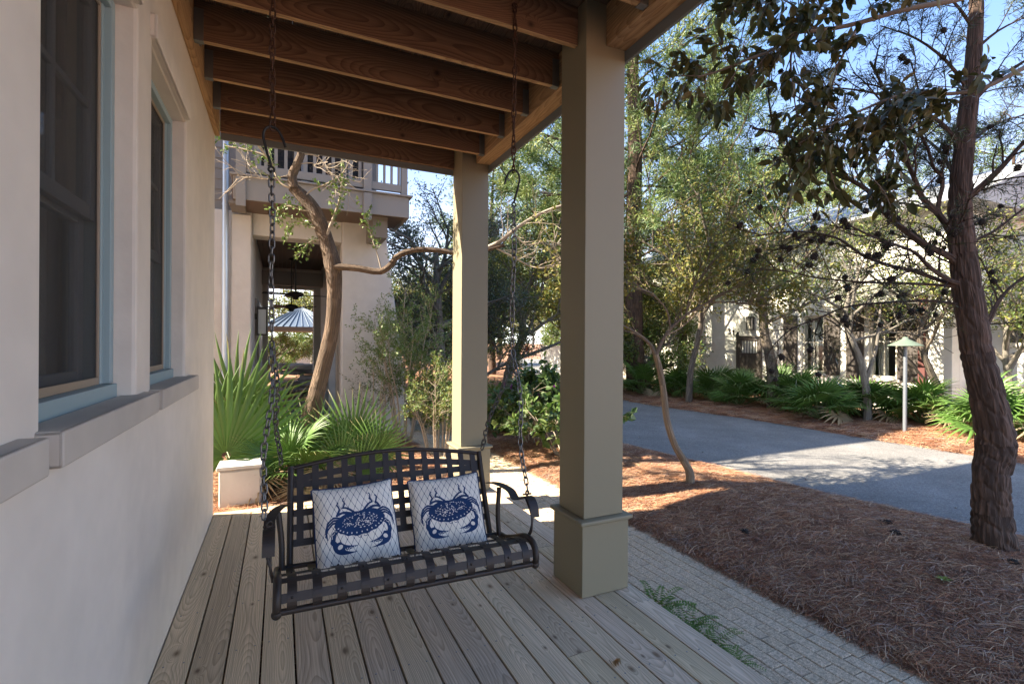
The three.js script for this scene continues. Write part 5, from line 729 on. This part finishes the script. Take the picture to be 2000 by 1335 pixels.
// --- fan palms
const frondGeo = (seed, n, R0, arc, droop) => {
  const r = RNG(seed), P = [], I = [], Nn = [], Cc = [], fr = C(0.07, 0.13, 0.03);
  for (let k = 0; k < n; k++) {
    const a = lerp(-arc, arc, (k + 0.5) / n), len = R0 * (1 - 0.28 * pow(abs(a) / arc, 2)) * (0.92 + 0.16 * r()), w = len * arc / n * 1.02, d = V(sin(a), cos(a), 0), s = V(cos(a), -sin(a), 0), o = P.length / 3, dr = droop * (0.6 + 0.8 * r()), tw = (r() - 0.5) * 0.06, tip = r() < 0.35, sh = 0.8 + 0.4 * r();
    for (const [t, ww] of [[0.04, 0.1], [0.35, 0.75], [0.55, 0.7], [0.78, 0.36], [1, 0.02]]) { const z = 0.10 * sin(t * 1.6) * R0 - dr * pow(t, 3) * R0 + tw * t * t, c = d.clone().multiplyScalar(len * t).add(V(0, 0, z)); for (const [q, up] of [[-1, 0], [0, 1], [1, 0]]) { P.push(c.x + s.x * q * w * ww * 0.5, c.y + s.y * q * w * ww * 0.5, c.z + up * w * ww * 0.32); const e = tip && t > 0.9; Cc.push(e ? 0.30 : 0.066 * sh * (1 + t * 0.3), e ? 0.22 : 0.135 * sh * (1 + t * 0.15), e ? 0.12 : 0.03 * sh); } }
    for (let i = 0; i < 4; i++) for (const j of [0, 1]) { const q = o + i * 3 + j; I.push(q, q + 1, q + 3, q + 1, q + 4, q + 3); }
  }
  const g = new THREE.BufferGeometry(); g.setAttribute('position', new THREE.Float32BufferAttribute(P, 3)); g.setAttribute('color', new THREE.Float32BufferAttribute(Cc, 3)); g.setIndex(I); g.computeVertexNormals(); return g;
};
const FR = [0, 1, 2, 3].map((k) => frondGeo(50 + k, 36, 0.5, 2.25 + 0.12 * k, 0.1 + 0.10 * k)), FRW = [0, 1, 2, 3].map((k) => frondGeo(60 + k, 22, 0.5, 2.2 + 0.12 * k, 0.12 + 0.10 * k)), STALK = new THREE.CylinderGeometry(0.006, 0.010, 1, 6).translate(0, 0.5, 0);
M.frond = leafM({ roughness: 0.4, transmission: 0.25, specularIntensity: 0.6 }); M.stalk = std({ color: C(0.10, 0.14, 0.04), roughness: 0.5 }); M.dry = std({ color: C(0.30, 0.22, 0.12), roughness: 0.9 });
function palm(label, base, n, size, lift, group, dry = 0, kinds = FR) {
  const T = thing('fan_palm', label, 'palm', group, V(base.x, gh(base.x, base.z) - 0.03, base.z));
  for (let k = 0; k < n; k++) {
    const a = k * 2.4 + rr(-0.3, 0.3), tilt = lerp(0.12, 1.25, pow(k / n, 0.85)) + rr(-0.1, 0.1), pl = lift * rr(0.7, 1.15) * (1 - 0.2 * tilt), d = V(cos(a) * sin(tilt), cos(tilt), sin(a) * sin(tilt)), hub = d.clone().multiplyScalar(pl);
    const F = new THREE.Group(); F.name = 'frond'; T.add(F); const st = part('stalk', STALK, M.stalk, F); st.scale.set(1 + size * 0.4, pl, 1 + size * 0.4); st.quaternion.setFromUnitVectors(V(0, 1, 0), d);
    const dry1 = k >= n - dry, bl = part('blade', kinds[floor(R() * 4)], dry1 ? M.dry : M.frond, F), out = V(cos(a), 0, sin(a)), bd = d.clone().addScaledVector(out, 0.45).addScaledVector(V(0, -1, 0), dry1 ? 1.4 : 0.15).normalize(), side = bd.clone().cross(V(0, 1, 0)).normalize(), nn = side.clone().cross(bd).normalize();
    bl.position.copy(hub); bl.quaternion.setFromRotationMatrix(new THREE.Matrix4().makeBasis(side, bd, nn.clone())); bl.rotateY(rr(-0.5, 0.5)); bl.scale.setScalar(size * rr(0.85, 1.12));
  }
  return T;
}
R = RNG(1910);
const clumps = [[10.1, -12.0, 'palmetto clump nearest the tall pine trunk beyond the lane'], [10.6, -11.1, 'palmetto clump behind the leaning tree trunk beyond the lane'], [10.9, -9.9, 'palmetto clump under the yellowing thin tree'], [10.6, -8.9, 'palmetto clump left of the grey trunk before the dark door'], [11.3, -8.3, 'palmetto clump right behind the grey trunk before the dark door'], [10.7, -7.3, 'broad palmetto clump below the first shuttered window'], [10.3, -6.6, 'front palmetto clump spilling toward the lane edge'], [11.3, -6.3, 'palmetto clump between the forked tree and the shuttered window'], [11.6, -5.4, 'palmetto clump just behind the path light'], [11.7, -4.0, 'palmetto clump right of the pine trunk across the lane'], [10.9, -4.1, 'small palmetto partly hidden by the pine trunk across the lane'], [9.6, -13.6, 'palmetto clump farthest along the lane bend'], [12.2, -3.0, 'palmetto clump at the frame edge beyond the lane']];
for (const [x, z, lb] of clumps) palm(lb, V(x, 0, z), 20, rr(1.0, 1.25), rr(0.62, 0.8), 'palmettos across the lane', 2, FRW);
palm('spiky palmetto rising above the purple berried shrub', gp(1032, 9.2), 12, 1.0, 0.75, 'palmettos near the path');
palm('palmetto half hidden below the grey forked oak', gp(975, 9), 12, 0.9, 0.5, 'palmettos near the path');
// by the deck end: specific fronds
function frondPlant(label, base, list) {
  const T = thing('fan_palm', label, 'palm', 'fan palms by the deck end', V(base.x, gh(base.x, base.z) - 0.03, base.z));
  for (const [u, v, d, s, face, lean] of list) { const hub = at(u, v, d).sub(T.position), F = new THREE.Group(); F.name = 'frond'; T.add(F); const P = [V(0, 0, 0), hub.clone().multiplyScalar(0.5).add(V(0, 0.05, 0)), hub]; part('stalk', tube(P, [0.012, 0.009], 6), M.stalk, F); const bd = V(sin(lean), cos(lean), 0), nn = V(sin(face), 0.15, cos(face)).normalize(), side = bd.clone().cross(nn).normalize(), n2 = side.clone().cross(bd).normalize(); const bl = part('blade', FR[floor(R() * 4)], M.frond, F); bl.position.copy(hub); bl.quaternion.setFromRotationMatrix(new THREE.Matrix4().makeBasis(side, bd, n2)); bl.scale.setScalar(s); }
  return T;
}
frondPlant('big upright fan palm at the house corner beyond the deck end', V(-0.30, 0, -5.5), [[441, 890, 5.1, 2.25, 0.2, 0.12], [500, 860, 5.6, 1.5, 0.5, 0.5], [425, 840, 5.5, 1.5, -0.3, -0.2], [470, 960, 5.3, 0.9, 0.2, 1.6], [462, 800, 5.9, 1.9, 0.0, 0.2]]);
frondPlant('spreading sunlit fan palm at the foot of the crooked tree', V(0.75, 0, -5.75), [[640, 880, 5.9, 1.25, 0.3, 0.0], [690, 860, 5.8, 1.35, 0.1, 0.75], [610, 870, 6.2, 1.2, -0.2, -0.5], [735, 880, 5.7, 1.0, 0.3, 1.2], [660, 900, 5.5, 1.0, 0.4, 0.3], [560, 890, 6.2, 1.1, -0.3, -0.4], [700, 920, 5.5, 0.9, 0.2, 1.3], [590, 930, 5.6, 0.8, 0.2, -1.0]]);
palm('low fan palm with dry lower fronds between the deck end and the crooked tree', V(0.15, 0, -5.7), 13, 0.85, 0.5, 'fan palms by the deck end', 5);
palm('low fan palm by the tan house pier behind the sunlit shrub', gp(845, 9.5), 12, 0.8, 0.7, 'fan palms by the deck end', 2);
{ const b = thing('garden_block', 'low pale stucco block behind the fan palm stem at the deck end', 'garden wall'); part('wall', metreUV(rbox(-0.52, -0.16, -0.25, 0.26, -5.62, -5.35, 0.02)), M.tan, b); part('coping', rbox(-0.54, -0.14, 0.262, 0.30, -5.64, -5.33, 0.01), M.tan, b); }
// --- little ferns along the deck edge
function fern(label, x, z, n, s) {
  const T = thing('fern', label, 'fern', 'small ferns along the deck edge', V(x, GY, z));
  for (let k = 0; k < n; k++) { const L = new Leaves(), a = k * 2.4 + rr(-0.4, 0.4), len = s * rr(0.6, 1.1), d = V(cos(a), 0, sin(a)); for (let i = 1; i < 14; i++) { const t = i / 14, p = d.clone().multiplyScalar(len * t).add(V(0, len * (1.1 * t - 0.75 * t * t), 0)); for (const q of [-1, 1]) { const sd = V(-d.z * q, 0.2, d.x * q).addScaledVector(d, 0.4).normalize(); L.add(p, sd, V(0, 1, 0), s * 0.22 * (1 - t * 0.7), s * 0.05, shade([0.15, 0.24, 0.045], 0.2)); } } part('frond', L.geo, M.leaf, T); }
}
R = RNG(2011);
fern('tuft of small weeds against the nearer column plinth', 2.10, -2.36, 16, 0.26); fern('small fern in the gap between deck and pavers nearest the column', 2.13, -2.14, 14, 0.21); fern('low bright green fern midway along the deck edge', 2.12, -1.95, 13, 0.19); fern('smallest fern farthest from the column along the deck edge', 2.10, -1.80, 12, 0.16);
// --- cones, leaves and a seedling lying about
for (const [u, v, lb] of [[1734, 1025, 'large pine cone lying in the shaded straw near the road'], [1750, 1051, 'pine cone lying below the larger one in the straw'], [1456, 1038, 'pine cone lying in the straw by the paved path'], [1979, 1102, 'pine cone at the foot of the nearest pine']]) { const d = at(u, v, 1).sub(V(0, EYE, 0)), t = (GY + 0.10 - EYE) / d.y, x = d.x * t, z = d.z * t, c = thing('pine_cone', lb, 'pine cone', 'pine cones on the ground', V(x, gh(x, z) + 0.03, z)); const m = part('scales', CONE, M.cone, c); m.rotation.set(1.3, R() * 6, 0); m.scale.setScalar(0.95); part('stem', rod(V(0, 0, -0.03), V(0, 0.004, -0.06), 0.004, 5), M.cone, c); }
for (const [x, z, s, c, lb] of [[1.42, -1.86, 0.055, C(0.34, 0.20, 0.08), 'curled tan leaf lying on the deck boards by the column'], [0.62, -1.93, 0.04, C(0.20, 0.12, 0.06), 'small brown leaf lying on the deck below the swing']]) { const L = new Leaves(); for (let k = 0; k < 3; k++) L.add(V(-0.5 + k * 0.12, 0.12, 0.1 * (k - 1)), V(1, 0.05, 0.25 * (k - 1)).normalize(), V(0, 1, 0.2 * k), 0.8, 0.35, c, 0.5); const t = thing('dry_leaf', lb, 'leaf', 'dry leaves on the deck', V(x, 0.002, z)); const m = part('blade', L.geo, leafM({ transmission: 0 }), t); m.scale.setScalar(s); m.rotation.y = R() * 6; part('stalk', rod(V(-0.5 * s, 0.1 * s, 0), V(-0.8 * s, 0.03, 0), 0.001, 4), M.twig, t); }
{ const T = thing('seedling', 'tiny yellow green seedling growing in the straw near the pine', 'seedling', null, V(3.95, gh(3.95, -1.72), -1.72)), L = new Leaves(); for (let k = 0; k < 7; k++) L.add(V(0, 0.05, 0), V(cos(k), 0.4, sin(k)).normalize(), V(0, 1, 0), 0.05, 0.018, shade([0.22, 0.28, 0.04], 0.2)); part('leaves', L.geo, M.leaf, T); part('stem', rod(V(0, -0.01, 0), V(0, 0.05, 0), 0.002, 5), M.stalk, T); }

// ---------------------------------------------------------------- far down the lane: walkers and a yield sign
{
  R = RNG(2112);
  function walker(label, u, d, h, top, legs, turn) {
    const res = 44, mc = new MarchingCubes(res, new THREE.MeshBasicMaterial(), false, false, 60000); mc.isolation = 0;
    const J = { hd: [0, 0.92, 0], nk: [0, 0.83, 0], sl: [-0.10, 0.80, 0], sr: [0.10, 0.80, 0], el: [-0.13, 0.64, 0.02], er: [0.13, 0.64, -0.02], wl: [-0.12, 0.50, 0.06], wr: [0.12, 0.50, -0.05], ch: [0, 0.72, 0], pv: [0, 0.53, 0], hl: [-0.05, 0.5, 0], hr: [0.05, 0.5, 0], kl: [-0.055, 0.28, 0.06], kr: [0.055, 0.28, -0.02], al: [-0.05, 0.05, 0.03], ar: [0.055, 0.06, -0.10], tl: [-0.055, 0.025, 0.09], tr: [0.06, 0.03, -0.05] };
    const B = [['hd', 'nk', 0.065, 0.03], ['nk', 'ch', 0.035, 0.08], ['ch', 'pv', 0.085, 0.075], ['sl', 'sr', 0.04, 0.04], ['sl', 'el', 0.034, 0.027], ['el', 'wl', 0.026, 0.02], ['sr', 'er', 0.034, 0.027], ['er', 'wr', 0.026, 0.02], ['hl', 'kl', 0.058, 0.042], ['kl', 'al', 0.04, 0.026], ['hr', 'kr', 0.058, 0.042], ['kr', 'ar', 0.04, 0.026], ['al', 'tl', 0.028, 0.02], ['ar', 'tr', 0.028, 0.02]];
    for (let k = 0; k < res; k++) for (let j = 0; j < res; j++) for (let i = 0; i < res; i++) { const x = (i / res * 2 - 1) * 0.55, y = (j / res * 2 - 1) * 0.55 + 0.5, z = (k / res * 2 - 1) * 0.55; let s = 0; for (const [a, b, ra, rb] of B) { const A = J[a], D = J[b], dx = D[0] - A[0], dy = D[1] - A[1], dz = D[2] - A[2], t = clamp(((x - A[0]) * dx + (y - A[1]) * dy + (z - A[2]) * dz) / (dx * dx + dy * dy + dz * dz)), q = hypot(x - A[0] - dx * t, y - A[1] - dy * t, z - A[2] - dz * t) - lerp(ra, rb, t); s += exp(-q * 70); } mc.field[k * res * res + j * res + i] = Math.log(s) / 70; }
    mc.update(); const n = mc.count, P = mc.positionArray.slice(0, n * 3), g = new THREE.BufferGeometry(), cc = []; for (let k = 0; k < n; k++) { P[k * 3] *= 0.55; P[k * 3 + 1] = P[k * 3 + 1] * 0.55 + 0.5; P[k * 3 + 2] *= 0.55; const y = P[k * 3 + 1], ax = abs(P[k * 3]), c = y > 0.955 ? [0.06, 0.04, 0.025] : y > 0.825 ? [0.45, 0.29, 0.2] : y > 0.5 ? (ax > 0.095 && y < 0.66 ? [0.45, 0.29, 0.2] : top) : y > 0.27 ? legs : y > 0.06 ? [0.42, 0.27, 0.19] : [0.3, 0.3, 0.3]; cc.push(...c); }
    g.setAttribute('position', new THREE.BufferAttribute(P, 3)); g.setAttribute('normal', new THREE.BufferAttribute(mc.normalArray.slice(0, n * 3), 3)); g.setAttribute('color', new THREE.Float32BufferAttribute(cc, 3));
    const [x, z] = spot(u, d), T = thing('person', label, 'person', 'people walking far down the lane', V(x, GY + 0.01, z)); T.scale.setScalar(h); T.rotation.y = turn; part('body', g, std({ vertexColors: true, roughness: 0.8 }), T);
  }
  walker('person in white top and dark shorts walking far down the lane', 1012, 62, 1.25, [0.75, 0.74, 0.7], [0.05, 0.05, 0.08], 2.4); walker('person in pale pink clothes walking far down the lane', 1024, 63, 1.2, [0.62, 0.42, 0.38], [0.5, 0.4, 0.36], 2.8); walker('person in red shirt walking far down the lane', 1029.5, 61, 1.25, [0.6, 0.06, 0.03], [0.12, 0.12, 0.14], 2.6);
  const [sx, sz] = spot(1093, 34), S = thing('yield_sign', 'red and white triangular yield sign on a post beside the far lane', 'sign', null, V(sx, GY, sz)); S.rotation.y = -YAW + 0.1;
  const tri = (r) => { const s = new THREE.Shape(); s.moveTo(-r, r * 0.62); s.lineTo(r, r * 0.62); s.lineTo(0, -r * 1.1); s.closePath(); return s; };
  part('post', rod(V(0, -0.2, -0.03), V(0, 1.25, -0.03), 0.025, 8), tinM, S); part('plate', new THREE.ExtrudeGeometry(tri(0.30), { depth: 0.012, bevelEnabled: false }).translate(0, 1.05, 0), std({ color: C(0.55, 0.02, 0.025), roughness: 0.5 }), S); part('panel', new THREE.ExtrudeGeometry(tri(0.15), { depth: 0.004, bevelEnabled: false }).translate(0, 1.06, 0.0125), std({ color: C(0.75, 0.75, 0.74), roughness: 0.5 }), S);
}

scene.traverse((o) => { if (o.isMesh) { o.castShadow = true; o.receiveShadow = true; } });
renderer.render(scene, camera);
